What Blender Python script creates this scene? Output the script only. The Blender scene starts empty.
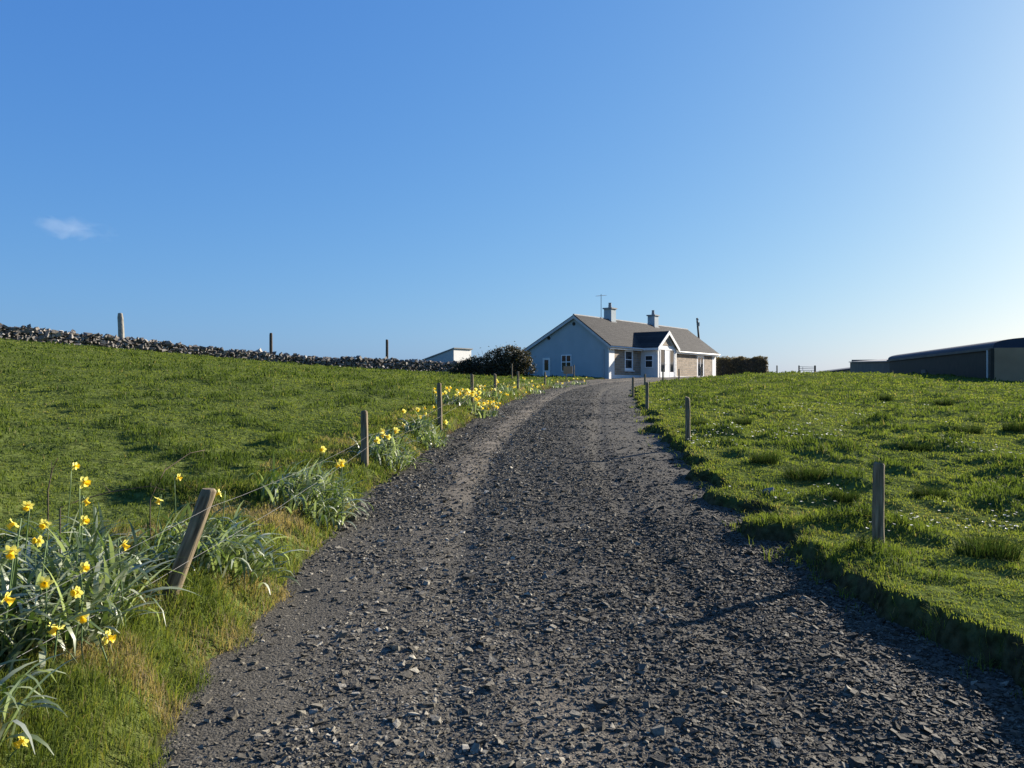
import bpy, math, random
import numpy as np
from mathutils import Vector, Matrix

random.seed(7)
rng = np.random.default_rng(11)
R = math.radians
sc = bpy.context.scene
C = sc.collection

# ------------------------------------------------------------------ camera
F = 790.0                       # focal length in pixels of the 1024 px wide picture
CAM_H = 1.60
cam = bpy.data.cameras.new("camera")
cam.sensor_width = 36.0
cam.lens = F / 1024.0 * 36.0
cam.clip_start = 0.05
cam.clip_end = 9000.0
cam_o = bpy.data.objects.new("camera", cam)
C.objects.link(cam_o)
cam_o.location = (0, 0, CAM_H)
cam_o.rotation_euler = (R(90), 0, 0)
sc.camera = cam_o

# ------------------------------------------------------------------ sky, sun, exposure
SUN_EL = R(20.0)
SUN_AZ = R(54.0)                # to the right of straight ahead (+Y)
SUN = Vector((math.sin(SUN_AZ) * math.cos(SUN_EL), math.cos(SUN_AZ) * math.cos(SUN_EL), math.sin(SUN_EL)))
world = bpy.data.worlds.new("World")
sc.world = world
world.use_nodes = True
wn = world.node_tree.nodes
sky = wn.new("ShaderNodeTexSky")
sky.sky_type = 'NISHITA'
sky.sun_disc = False
sky.sun_elevation = SUN_EL
sky.sun_rotation = SUN_AZ
sky.air_density = 1.0
sky.dust_density = 1.0
sky.ozone_density = 3.0
sky.altitude = 0
bg = wn["Background"]
bg.inputs["Strength"].default_value = 0.050
# grade the sky colour: deeper, cleaner blue than the physical model gives at this low sun
sepc = wn.new("ShaderNodeSeparateColor"); comc = wn.new("ShaderNodeCombineColor")
world.node_tree.links.new(sky.outputs[0], sepc.inputs[0])
for ch, (ref, val, pw) in enumerate(((1.0, 0.64, 0.90), (1.0, 1.36, 0.67), (1.0, 3.50, 0.34))):
    dv_ = wn.new("ShaderNodeMath"); dv_.operation = 'DIVIDE'; dv_.inputs[1].default_value = ref
    po_ = wn.new("ShaderNodeMath"); po_.operation = 'POWER'; po_.inputs[1].default_value = pw
    mu_ = wn.new("ShaderNodeMath"); mu_.operation = 'MULTIPLY'; mu_.inputs[1].default_value = val
    for a_, b_ in ((sepc.outputs[ch], dv_.inputs[0]), (dv_.outputs[0], po_.inputs[0]), (po_.outputs[0], mu_.inputs[0]), (mu_.outputs[0], comc.inputs[ch])):
        world.node_tree.links.new(a_, b_)
world.node_tree.links.new(comc.outputs[0], bg.inputs[0])

sl = bpy.data.lights.new("sun", 'SUN')
sl.energy = 5.0
sl.angle = R(0.5)
sl.color = (1.0, 0.91, 0.78)
so = bpy.data.objects.new("sun", sl)
C.objects.link(so)
so.location = (40, 30, 40)
so.rotation_euler = SUN.to_track_quat('Z', 'Y').to_euler()

sc.cycles.volume_bounces = 6
sc.view_settings.view_transform = 'Standard'
sc.view_settings.look = 'None'
sc.view_settings.gamma = 1.0
sc.view_settings.use_curve_mapping = False
sc.view_settings.exposure = 1.35

# ------------------------------------------------------------------ helpers
def at(px, py, D):
    """the point at depth D that the pixel (px, py) looks at"""
    return Vector(((px - 512) / F * D, D, CAM_H + (384 - py) / F * D))

def tag(o, label=None, cat=None, group=None, kind=None):
    if label: o['label'] = label
    if cat: o['category'] = cat
    if group: o['group'] = group
    if kind: o['kind'] = kind
    return o

def empty(name, loc=(0, 0, 0), rz=0.0):
    o = bpy.data.objects.new(name, None)
    C.objects.link(o)
    o.location = loc
    o.rotation_euler = (0, 0, rz)
    o.empty_display_size = 0.2
    return o

def np_mesh(name, verts, faces_by_n, mat=None, smooth=False, attrs=None):
    """verts (n,3); faces_by_n: list of (m,k) index arrays"""
    verts = np.asarray(verts, dtype=np.float32)
    me = bpy.data.meshes.new(name)
    me.vertices.add(len(verts))
    me.vertices.foreach_set("co", verts.ravel())
    faces_by_n = [np.asarray(f, dtype=np.int32) for f in faces_by_n if len(f)]
    nl = sum(f.size for f in faces_by_n)
    nf = sum(len(f) for f in faces_by_n)
    me.loops.add(nl)
    me.polygons.add(nf)
    me.loops.foreach_set("vertex_index", np.concatenate([f.ravel() for f in faces_by_n]))
    tot = np.concatenate([np.full(len(f), f.shape[1], dtype=np.int32) for f in faces_by_n])
    start = np.concatenate([[0], np.cumsum(tot)[:-1]]).astype(np.int32)
    me.polygons.foreach_set("loop_start", start)
    me.polygons.foreach_set("use_smooth", np.full(nf, smooth, dtype=bool))
    if attrs:
        for k, v in attrs.items():
            a = me.attributes.new(k, 'FLOAT', 'POINT')
            a.data.foreach_set("value", np.asarray(v, dtype=np.float32))
    me.update(calc_edges=True)
    me.validate()
    if mat: me.materials.append(mat)
    return me

def link(name, me, parent=None, loc=None, rot=None):
    o = bpy.data.objects.new(name, me)
    C.objects.link(o)
    if parent: o.parent = parent
    if loc is not None: o.location = loc
    if rot is not None: o.rotation_euler = rot
    return o

class MB:
    """collects shapes, build() links them as ONE mesh object"""
    def __init__(s): s.v = []; s.f = []
    def poly(s, pts, faces):
        b = len(s.v); s.v += [tuple(p) for p in pts]; s.f += [tuple(i + b for i in f) for f in faces]; return s
    def box(s, x0, x1, y0, y1, z0, z1):
        p = [(x0, y0, z0), (x1, y0, z0), (x1, y1, z0), (x0, y1, z0), (x0, y0, z1), (x1, y0, z1), (x1, y1, z1), (x0, y1, z1)]
        return s.poly(p, [(3, 2, 1, 0), (4, 5, 6, 7), (0, 1, 5, 4), (1, 2, 6, 5), (2, 3, 7, 6), (3, 0, 4, 7)])
    def prism_x(s, prof, x0, x1):
        """profile [(y,z)] extruded along x"""
        n = len(prof)
        p = [(x0, a, b) for a, b in prof] + [(x1, a, b) for a, b in prof]
        f = [tuple(range(n)), tuple(range(2 * n - 1, n - 1, -1))]
        f += [(i, i + n, (i + 1) % n + n, (i + 1) % n) for i in range(n)]
        return s.poly(p, f)
    def prism_y(s, prof, y0, y1):
        n = len(prof)
        p = [(a, y0, b) for a, b in prof] + [(a, y1, b) for a, b in prof]
        f = [tuple(range(n)), tuple(range(2 * n - 1, n - 1, -1))]
        f += [(i, i + n, (i + 1) % n + n, (i + 1) % n) for i in range(n)]
        return s.poly(p, f)
    def tube(s, pts, r, n=6, cap=True):
        pts = [Vector(p) for p in pts]
        rr = r if isinstance(r, (list, tuple)) else [r] * len(pts)
        b = len(s.v)
        for i, p in enumerate(pts):
            t = (pts[min(i + 1, len(pts) - 1)] - pts[max(i - 1, 0)]).normalized()
            a = t.cross(Vector((0, 0, 1)) if abs(t.z) < 0.9 else Vector((1, 0, 0))).normalized()
            c = t.cross(a)
            for k in range(n):
                w = 2 * math.pi * k / n
                s.v.append(tuple(p + (a * math.cos(w) + c * math.sin(w)) * rr[i]))
        for i in range(len(pts) - 1):
            for k in range(n):
                s.f.append((b + i * n + k, b + i * n + (k + 1) % n, b + (i + 1) * n + (k + 1) % n, b + (i + 1) * n + k))
        if cap:
            s.f.append(tuple(b + k for k in range(n - 1, -1, -1)))
            s.f.append(tuple(b + (len(pts) - 1) * n + k for k in range(n)))
        return s
    def mesh(s, name, mat, smooth=False):
        me = bpy.data.meshes.new(name)
        me.from_pydata(s.v, [], s.f)
        me.update()
        if smooth:
            me.polygons.foreach_set("use_smooth", [True] * len(me.polygons))
        if mat: me.materials.append(mat)
        return me
    def build(s, name, mat, parent=None, loc=None, smooth=False, bevel=0):
        o = link(name, s.mesh(name, mat, smooth), parent, loc)
        if bevel:
            m = o.modifiers.new("bevel", 'BEVEL'); m.width = bevel; m.segments = 1; m.limit_method = 'ANGLE'
        return o

# value noise
def _hash(ix, iy, seed):
    h = (ix.astype(np.int64) * 374761393 + iy.astype(np.int64) * 668265263 + seed * 1442695041) & 0x7fffffff
    h = ((h ^ (h >> 13)) * 1274126177) & 0x7fffffff
    return ((h ^ (h >> 16)) & 0xffff) / 65535.0
def vnoise(x, y, seed=0):
    x = np.asarray(x, float); y = np.asarray(y, float)
    ix = np.floor(x); iy = np.floor(y); fx = x - ix; fy = y - iy
    fx = fx * fx * (3 - 2 * fx); fy = fy * fy * (3 - 2 * fy)
    a = _hash(ix, iy, seed); b = _hash(ix + 1, iy, seed); c = _hash(ix, iy + 1, seed); d = _hash(ix + 1, iy + 1, seed)
    return (a * (1 - fx) + b * fx) * (1 - fy) + (c * (1 - fx) + d * fx) * fy
def fbm(x, y, seed=0, octv=3):
    t = 0; amp = 0.5; n = 0
    for k in range(octv):
        t = t + amp * vnoise(x * 2 ** k + 17.3 * k, y * 2 ** k - 9.1 * k, seed + k); n += amp; amp *= 0.5
    return t / n
def sstep(a, b, x):
    t = np.clip((x - a) / (b - a), 0, 1)
    return t * t * (3 - 2 * t)

# ------------------------------------------------------------------ materials
def mat_new(name):
    m = bpy.data.materials.new(name); m.use_nodes = True
    nt = m.node_tree
    return m, nt, nt.nodes, nt.links, nt.nodes["Principled BSDF"]

def ramp(nodes, stops, interp='LINEAR'):
    r = nodes.new("ShaderNodeValToRGB")
    r.color_ramp.interpolation = interp
    els = r.color_ramp.elements
    while len(els) > 1: els.remove(els[-1])
    els[0].position = stops[0][0]; els[0].color = (*stops[0][1], 1)
    for p, c in stops[1:]:
        e = els.new(p); e.color = (*c, 1)
    return r

def noisy_mat(name, c0, c1, scale=8.0, rough=0.8, bump=0.0, bscale=None, detail=4, spec=0.3, coord='Object'):
    m, nt, N, L, P = mat_new(name)
    tc = N.new("ShaderNodeTexCoord")
    nz = N.new("ShaderNodeTexNoise"); nz.inputs["Scale"].default_value = scale; nz.inputs["Detail"].default_value = detail
    L.new(tc.outputs[coord], nz.inputs["Vector"])
    r = ramp(N, [(0.3, c0), (0.7, c1)])
    L.new(nz.outputs["Fac"], r.inputs[0]); L.new(r.outputs[0], P.inputs["Base Color"])
    P.inputs["Roughness"].default_value = rough
    P.inputs["Specular IOR Level"].default_value = spec
    if bump:
        n2 = N.new("ShaderNodeTexNoise"); n2.inputs["Scale"].default_value = bscale or scale * 4; n2.inputs["Detail"].default_value = 5
        L.new(tc.outputs[coord], n2.inputs["Vector"])
        b = N.new("ShaderNodeBump"); b.inputs["Strength"].default_value = bump; b.inputs["Distance"].default_value = 0.02
        L.new(n2.outputs["Fac"], b.inputs["Height"]); L.new(b.outputs[0], P.inputs["Normal"])
    return m

def leaf_mat(name, stops, rough=0.5, transl=0.4, spec=0.35, tcol=None, attr='tint'):
    """leaf: colour from the per-leaf 'tint' number, light passes through"""
    m, nt, N, L, P = mat_new(name)
    a = N.new("ShaderNodeAttribute"); a.attribute_name = attr
    r = ramp(N, stops); L.new(a.outputs["Fac"], r.inputs[0])
    L.new(r.outputs[0], P.inputs["Base Color"])
    P.inputs["Roughness"].default_value = rough
    P.inputs["Specular IOR Level"].default_value = spec
    t = N.new("ShaderNodeBsdfTranslucent")
    mul = N.new("ShaderNodeMix"); mul.data_type = 'RGBA'; mul.blend_type = 'MULTIPLY'; mul.inputs["Factor"].default_value = 1
    L.new(r.outputs[0], mul.inputs[6]); mul.inputs[7].default_value = (*(tcol or (1.5, 1.5, 0.7)), 1)
    L.new(mul.outputs[2], t.inputs["Color"])
    mx = N.new("ShaderNodeMixShader"); mx.inputs[0].default_value = transl
    L.new(P.outputs[0], mx.inputs[1]); L.new(t.outputs[0], mx.inputs[2])
    L.new(mx.outputs[0], N["Material Output"].inputs["Surface"])
    return m

M = {}
# pasture soil and short sward between the blades
def ground_mat():
    m, nt, N, L, P = mat_new("pasture_ground")
    g = N.new("ShaderNodeNewGeometry")
    def noise(s, d=5):
        n = N.new("ShaderNodeTexNoise"); n.inputs["Scale"].default_value = s; n.inputs["Detail"].default_value = d
        L.new(g.outputs["Position"], n.inputs["Vector"]); return n
    n1 = noise(0.35); n2 = noise(2.2); n3 = noise(14.0, 6)
    r1 = ramp(N, [(0.3, (0.052, 0.076, 0.020)), (0.55, (0.080, 0.106, 0.030)), (0.75, (0.122, 0.140, 0.045))])
    L.new(n2.outputs["Fac"], r1.inputs[0])
    r2 = ramp(N, [(0.35, (0.070, 0.094, 0.026)), (0.7, (0.122, 0.142, 0.044))])
    L.new(n1.outputs["Fac"], r2.inputs[0])
    mx = N.new("ShaderNodeMix"); mx.data_type = 'RGBA'; mx.inputs["Factor"].default_value = 0.5
    L.new(r1.outputs[0], mx.inputs[6]); L.new(r2.outputs[0], mx.inputs[7])
    r3 = ramp(N, [(0.3, (0.45, 0.45, 0.4)), (0.65, (1.25, 1.25, 1.2))])
    L.new(n3.outputs["Fac"], r3.inputs[0])
    mm = N.new("ShaderNodeMix"); mm.data_type = 'RGBA'; mm.blend_type = 'MULTIPLY'; mm.inputs["Factor"].default_value = 1
    L.new(mx.outputs[2], mm.inputs[6]); L.new(r3.outputs[0], mm.inputs[7])
    soil = ramp(N, [(0.35, (0.022, 0.016, 0.010)), (0.7, (0.075, 0.055, 0.034))]); L.new(n3.outputs["Fac"], soil.inputs[0])
    at_ = N.new("ShaderNodeAttribute"); at_.attribute_name = 'soil'
    ms = N.new("ShaderNodeMix"); ms.data_type = 'RGBA'
    L.new(at_.outputs["Fac"], ms.inputs["Factor"]); L.new(mm.outputs[2], ms.inputs[6]); L.new(soil.outputs[0], ms.inputs[7])
    L.new(ms.outputs[2], P.inputs["Base Color"])
    P.inputs["Roughness"].default_value = 1.0; P.inputs["Specular IOR Level"].default_value = 0.0
    b = N.new("ShaderNodeBump"); b.inputs["Strength"].default_value = 0.9; b.inputs["Distance"].default_value = 0.06
    nb = noise(9.0, 8); L.new(nb.outputs["Fac"], b.inputs["Height"]); L.new(b.outputs[0], P.inputs["Normal"])
    return m
M['ground'] = ground_mat()

def drive_mat():
    m, nt, N, L, P = mat_new("crushed_stone_drive")
    g = N.new("ShaderNodeNewGeometry")
    v = N.new("ShaderNodeTexVoronoi"); v.inputs["Scale"].default_value = 75; L.new(g.outputs["Position"], v.inputs["Vector"])
    hsv = N.new("ShaderNodeSeparateColor"); L.new(v.outputs["Color"], hsv.inputs[0])
    r = ramp(N, [(0.0, (0.054, 0.049, 0.039)), (0.6, (0.078, 0.071, 0.057)), (1.0, (0.12, 0.109, 0.088))])
    L.new(hsv.outputs[0], r.inputs[0])
    n1 = N.new("ShaderNodeTexNoise"); n1.inputs["Scale"].default_value = 2.5; n1.inputs["Detail"].default_value = 7
    L.new(g.outputs["Position"], n1.inputs["Vector"])
    dirt = ramp(N, [(0.3, (0.09, 0.076, 0.057)), (0.7, (0.21, 0.178, 0.133))]); L.new(n1.outputs["Fac"], dirt.inputs[0])
    a = N.new("ShaderNodeAttribute"); a.attribute_name = 'dirt'
    add = N.new("ShaderNodeMath"); add.operation = 'MULTIPLY_ADD'; L.new(n1.outputs["Fac"], add.inputs[0]); add.inputs[1].default_value = 1.6; add.inputs[2].default_value = -0.80
    s2 = N.new("ShaderNodeMath"); s2.operation = 'ADD'; s2.use_clamp = True; L.new(add.outputs[0], s2.inputs[0]); L.new(a.outputs["Fac"], s2.inputs[1])
    s3 = N.new("ShaderNodeMath"); s3.operation = 'MULTIPLY'; s3.use_clamp = True; L.new(s2.outputs[0], s3.inputs[0]); L.new(a.outputs["Fac"], s3.inputs[1])
    mx = N.new("ShaderNodeMix"); mx.data_type = 'RGBA'
    L.new(s3.outputs[0], mx.inputs["Factor"]); L.new(r.outputs[0], mx.inputs[6]); L.new(dirt.outputs[0], mx.inputs[7])
    L.new(mx.outputs[2], P.inputs["Base Color"])
    P.inputs["Roughness"].default_value = 0.9; P.inputs["Specular IOR Level"].default_value = 0.15
    b = N.new("ShaderNodeBump"); b.inputs["Strength"].default_value = 0.35; b.inputs["Distance"].default_value = 0.012
    L.new(v.outputs["Distance"], b.inputs["Height"]); b.invert = True
    b2 = N.new("ShaderNodeBump"); b2.inputs["Strength"].default_value = 0.6; b2.inputs["Distance"].default_value = 0.02
    n2 = N.new("ShaderNodeTexNoise"); n2.inputs["Scale"].default_value = 60; n2.inputs["Detail"].default_value = 4; L.new(g.outputs["Position"], n2.inputs["Vector"])
    L.new(n2.outputs["Fac"], b2.inputs["Height"]); L.new(b.outputs[0], b2.inputs["Normal"]); L.new(b2.outputs[0], P.inputs["Normal"])
    return m
M['drive'] = drive_mat()

def stone_attr_mat(name, stops, rough=0.7, spec=0.35, nscale=25):
    m, nt, N, L, P = mat_new(name)
    a = N.new("ShaderNodeAttribute"); a.attribute_name = 'tint'
    r = ramp(N, stops); L.new(a.outputs["Fac"], r.inputs[0])
    g = N.new("ShaderNodeNewGeometry")
    n = N.new("ShaderNodeTexNoise"); n.inputs["Scale"].default_value = nscale; n.inputs["Detail"].default_value = 4; L.new(g.outputs["Position"], n.inputs["Vector"])
    r3 = ramp(N, [(0.3, (0.7, 0.7, 0.7)), (0.7, (1.25, 1.25, 1.25))]); L.new(n.outputs["Fac"], r3.inputs[0])
    mm = N.new("ShaderNodeMix"); mm.data_type = 'RGBA'; mm.blend_type = 'MULTIPLY'; mm.inputs["Factor"].default_value = 1
    L.new(r.outputs[0], mm.inputs[6]); L.new(r3.outputs[0], mm.inputs[7]); L.new(mm.outputs[2], P.inputs["Base Color"])
    P.inputs["Roughness"].default_value = rough; P.inputs["Specular IOR Level"].default_value = spec
    b = N.new("ShaderNodeBump"); b.inputs["Strength"].default_value = 0.5; b.inputs["Distance"].default_value = 0.01
    L.new(n.outputs["Fac"], b.inputs["Height"]); L.new(b.outputs[0], P.inputs["Normal"])
    return m
M['chips'] = stone_attr_mat("stone_chips", [(0, (0.032, 0.0285, 0.0215)), (0.5, (0.094, 0.084, 0.064)), (0.8, (0.20, 0.18, 0.138)), (1, (0.38, 0.345, 0.27))], 0.8, 0.18, 60)
M['wallstone'] = stone_attr_mat("field_stone", [(0, (0.07, 0.062, 0.055)), (0.5, (0.22, 0.20, 0.175)), (0.85, (0.38, 0.35, 0.31)), (1, (0.52, 0.49, 0.44))], 0.85, 0.2, 9)
GREEN = [(0, (0.044, 0.070, 0.017)), (0.35, (0.092, 0.130, 0.029)), (0.65, (0.158, 0.188, 0.044)), (0.85, (0.165, 0.15, 0.07)), (1, (0.25, 0.205, 0.12))]
M['grass'] = leaf_mat("grass_blades", GREEN, 0.65, 0.42, 0.06, (1.45, 1.4, 0.7))
M['rush'] = leaf_mat("rush_blades", [(0, (0.016, 0.032, 0.010)), (0.7, (0.036, 0.060, 0.018)), (1, (0.10, 0.09, 0.045))], 0.7, 0.3, 0.03)
M['strap'] = leaf_mat("strap_leaves", [(0, (0.05, 0.082, 0.024)), (0.45, (0.15, 0.19, 0.09)), (1, (0.46, 0.48, 0.36))], 0.45, 0.30, 0.7, (1.3, 1.5, 0.6))  # glaucous green; the palest tints also paint in the silver sheen
M['stemgreen'] = noisy_mat("flower_stem", (0.07, 0.12, 0.04), (0.12, 0.18, 0.07), 20, 0.45)
def petal(name, c):
    m, nt, N, L, P = mat_new(name)
    P.inputs["Base Color"].default_value = (*c, 1); P.inputs["Roughness"].default_value = 0.5
    t = N.new("ShaderNodeBsdfTranslucent"); t.inputs["Color"].default_value = (*c, 1)
    mx = N.new("ShaderNodeMixShader"); mx.inputs[0].default_value = 0.35
    L.new(P.outputs[0], mx.inputs[1]); L.new(t.outputs[0], mx.inputs[2]); L.new(mx.outputs[0], N["Material Output"].inputs["Surface"])
    return m
M['petal'] = petal("daffodil_petal", (0.88, 0.80, 0.17))
M['trumpet'] = petal("daffodil_trumpet", (0.87, 0.60, 0.02))
M['daisy'] = petal("daisy_white", (0.8, 0.8, 0.77))
M['post'] = None
def post_mat():
    m, nt, N, L, P = mat_new("weathered_timber")
    tc = N.new("ShaderNodeTexCoord"); mp = N.new("ShaderNodeMapping"); mp.inputs["Scale"].default_value = (14, 14, 1.2)
    L.new(tc.outputs["Object"], mp.inputs["Vector"])
    n = N.new("ShaderNodeTexNoise"); n.inputs["Scale"].default_value = 3; n.inputs["Detail"].default_value = 8; L.new(mp.outputs[0], n.inputs["Vector"])
    r = ramp(N, [(0.28, (0.06, 0.045, 0.028)), (0.5, (0.18, 0.14, 0.088)), (0.72, (0.30, 0.245, 0.16))]); L.new(n.outputs["Fac"], r.inputs[0])
    n2 = N.new("ShaderNodeTexNoise"); n2.inputs["Scale"].default_value = 7; n2.inputs["Detail"].default_value = 3; L.new(tc.outputs["Object"], n2.inputs["Vector"])
    mx = N.new("ShaderNodeMix"); mx.data_type = 'RGBA'
    r2 = ramp(N, [(0.55, (0, 0, 0)), (0.72, (1, 1, 1))]); L.new(n2.outputs["Fac"], r2.inputs[0])
    L.new(r2.outputs[0], mx.inputs["Factor"]); L.new(r.outputs[0], mx.inputs[6]); mx.inputs[7].default_value = (0.13, 0.14, 0.085, 1)
    L.new(mx.outputs[2], P.inputs["Base Color"]); P.inputs["Roughness"].default_value = 0.85; P.inputs["Specular IOR Level"].default_value = 0.2
    b = N.new("ShaderNodeBump"); b.inputs["Strength"].default_value = 0.8; b.inputs["Distance"].default_value = 0.012
    L.new(n.outputs["Fac"], b.inputs["Height"]); L.new(b.outputs[0], P.inputs["Normal"])
    return m
M['post'] = post_mat()
M['wire'] = noisy_mat("galvanised_wire", (0.13, 0.13, 0.13), (0.22, 0.215, 0.21), 30, 0.6)
M['render'] = noisy_mat("painted_render", (0.30, 0.36, 0.39), (0.335, 0.395, 0.425), 1.2, 0.85, 0.15, 30)
M['white'] = noisy_mat("white_paint", (0.60, 0.60, 0.58), (0.66, 0.66, 0.64), 2, 0.6)
M['shaded_trim'] = noisy_mat("shaded_white_trim", (0.40, 0.41, 0.41), (0.46, 0.47, 0.47), 2, 0.7)  # white paint darkened for the main barge boards, their shade put into the colour
M['upvc'] = noisy_mat("white_frame", (0.78, 0.78, 0.77), (0.82, 0.82, 0.81), 2, 0.35)
M['slate_dark'] = noisy_mat("grey_concrete", (0.20, 0.20, 0.20), (0.3, 0.3, 0.29), 3, 0.85)
def glass_mat():
    m, nt, N, L, P = mat_new("window_glass")
    P.inputs["Base Color"].default_value = (0.02, 0.025, 0.03, 1); P.inputs["Roughness"].default_value = 0.06
    P.inputs["Specular IOR Level"].default_value = 0.5
    return m
M['glass'] = glass_mat()
def slate_mat():
    m, nt, N, L, P = mat_new("roof_slates")
    tc = N.new("ShaderNodeTexCoord"); sp = N.new("ShaderNodeSeparateXYZ"); cb = N.new("ShaderNodeCombineXYZ")
    L.new(tc.outputs["Object"], sp.inputs[0])
    L.new(sp.outputs["X"], cb.inputs["X"]); L.new(sp.outputs["Z"], cb.inputs["Y"])
    br = N.new("ShaderNodeTexBrick"); br.inputs["Scale"].default_value = 1.0
    br.inputs["Brick Width"].default_value = 0.3; br.inputs["Row Height"].default_value = 0.16; br.inputs["Mortar Size"].default_value = 0.012
    br.inputs["Color1"].default_value = (0.034, 0.033, 0.033, 1); br.inputs["Color2"].default_value = (0.047, 0.046, 0.045, 1); br.inputs["Mortar"].default_value = (0.018, 0.017, 0.017, 1)
    L.new(cb.outputs[0], br.inputs["Vector"])
    n = N.new("ShaderNodeTexNoise"); n.inputs["Scale"].default_value = 1.4; n.inputs["Detail"].default_value = 5; L.new(tc.outputs["Object"], n.inputs["Vector"])
    r = ramp(N, [(0.3, (0.8, 0.8, 0.8)), (0.7, (1.2, 1.17, 1.12))]); L.new(n.outputs["Fac"], r.inputs[0])
    mm = N.new("ShaderNodeMix"); mm.data_type = 'RGBA'; mm.blend_type = 'MULTIPLY'; mm.inputs["Factor"].default_value = 1
    L.new(br.outputs["Color"], mm.inputs[6]); L.new(r.outputs[0], mm.inputs[7]); L.new(mm.outputs[2], P.inputs["Base Color"])
    P.inputs["Roughness"].default_value = 0.85; P.inputs["Specular IOR Level"].default_value = 0.15
    b = N.new("ShaderNodeBump"); b.inputs["Strength"].default_value = 0.6; b.inputs["Distance"].default_value = 0.02
    L.new(br.outputs["Fac"], b.inputs["Height"]); b.invert = True; L.new(b.outputs[0], P.inputs["Normal"])
    return m
M['slate'] = slate_mat()
def clad_mat():
    m, nt, N, L, P = mat_new("tan_stone_cladding")
    tc = N.new("ShaderNodeTexCoord"); sp = N.new("ShaderNodeSeparateXYZ"); cb = N.new("ShaderNodeCombineXYZ")
    L.new(tc.outputs["Object"], sp.inputs[0]); L.new(sp.outputs["X"], cb.inputs["X"]); L.new(sp.outputs["Z"], cb.inputs["Y"])
    br = N.new("ShaderNodeTexBrick"); br.inputs["Scale"].default_value = 1.0
    br.inputs["Brick Width"].default_value = 0.42; br.inputs["Row Height"].default_value = 0.17; br.inputs["Mortar Size"].default_value = 0.016
    br.inputs["Color1"].default_value = (0.20, 0.15, 0.10, 1); br.inputs["Color2"].default_value = (0.34, 0.26, 0.18, 1); br.inputs["Mortar"].default_value = (0.30, 0.28, 0.25, 1)
    br.offset = 0.4; br.squash = 0.7; br.squash_frequency = 3
    nv = N.new("ShaderNodeTexNoise"); nv.inputs["Scale"].default_value = 3; L.new(cb.outputs[0], nv.inputs["Vector"])
    av = N.new("ShaderNodeMix"); av.data_type = 'VECTOR'; av.inputs["Factor"].default_value = 0.06
    L.new(cb.outputs[0], av.inputs[4]); L.new(nv.outputs["Color"], av.inputs[5]); L.new(av.outputs[1], br.inputs["Vector"])
    L.new(br.outputs["Color"], P.inputs["Base Color"]); P.inputs["Roughness"].default_value = 0.9
    b = N.new("ShaderNodeBump"); b.inputs["Strength"].default_value = 0.8; b.inputs["Distance"].default_value = 0.03
    L.new(br.outputs["Fac"], b.inputs["Height"]); b.invert = True; L.new(b.outputs[0], P.inputs["Normal"])
    return m
M['clad'] = clad_mat()
M['leafdark'] = leaf_mat("shrub_leaves", [(0, (0.02, 0.022, 0.010)), (0.6, (0.055, 0.050, 0.025)), (1, (0.12, 0.085, 0.05))], 0.5, 0.2, 0.3)
M['hedgeleaf'] = leaf_mat("hedge_leaves", [(0, (0.07, 0.058, 0.028)), (0.6, (0.16, 0.12, 0.065)), (1, (0.27, 0.20, 0.12))], 0.55, 0.25, 0.3)
M['twig'] = noisy_mat("brown_twigs", (0.05, 0.035, 0.025), (0.11, 0.085, 0.06), 20, 0.85)
M['sheet_dark'] = noisy_mat("dark_cladding", (0.024, 0.020, 0.013), (0.040, 0.033, 0.022), 2, 0.7, 0.2, 10)
M['concrete'] = noisy_mat("bare_concrete", (0.29, 0.19, 0.11), (0.36, 0.245, 0.145), 1.0, 0.9, 0.3, 12)
M['blue_sheet'] = noisy_mat("blue_grey_sheeting", (0.022, 0.032, 0.055), (0.034, 0.048, 0.075), 1.2, 0.7)
M['greywall'] = noisy_mat("grey_render", (0.11, 0.10, 0.085), (0.15, 0.138, 0.115), 1.2, 0.85, 0.2, 14)
M['standing'] = noisy_mat("lichen_stone", (0.16, 0.15, 0.13), (0.34, 0.32, 0.27), 3.0, 0.9, 0.8, 9)

# ------------------------------------------------------------------ drive centre line and terrain heights
CL = np.array([(1.15, -10), (0.95, -4), (0.72, 0), (0.60, 3.3), (0.45, 5.4), (0.41, 7), (0.42, 9.1), (0.64, 13.6), (1.18, 18.5), (1.72, 23.5), (2.34, 28.9),
               (3.35, 36), (4.7, 42), (6.7, 47.5), (9.6, 52.4), (13.2, 57.6), (17.0, 62.9), (22.0, 69.6), (27, 76)])
def catmull(P, n):
    out = []
    Pp = np.vstack([2 * P[0] - P[1], P, 2 * P[-1] - P[-2]])
    for i in range(1, len(Pp) - 2):
        p0, p1, p2, p3 = Pp[i - 1], Pp[i], Pp[i + 1], Pp[i + 2]
        m = max(2, int(np.linalg.norm(p2 - p1) / n))
        t = np.linspace(0, 1, m, endpoint=False)[:, None]
        out.append(0.5 * ((2 * p1) + (-p0 + p2) * t + (2 * p0 - 5 * p1 + 4 * p2 - p3) * t ** 2 + (-p0 + 3 * p1 - 3 * p2 + p3) * t ** 3))
    out.append(P[-1:])
    return np.vstack(out)
CC = catmull(CL, 0.25)
TT = np.gradient(CC, axis=0); TT /= np.linalg.norm(TT, axis=1)[:, None]
SS = np.concatenate([[0], np.cumsum(np.linalg.norm(np.diff(CC, axis=0), axis=1))])
PY = [-20, -4, 3, 5.4, 6.8, 9.1, 13.6, 18.5, 24, 28.9, 36, 45, 52, 58, 66, 90]
PZ = [-0.25, -0.06, -0.005, 0.02, 0.08, 0.24, 0.50, 0.76, 0.94, 1.06, 1.27, 1.60, 1.88, 2.08, 2.25, 2.3]
def road_z(y): return np.interp(y, PY, PZ)
ZC = road_z(CC[:, 1])
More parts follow.
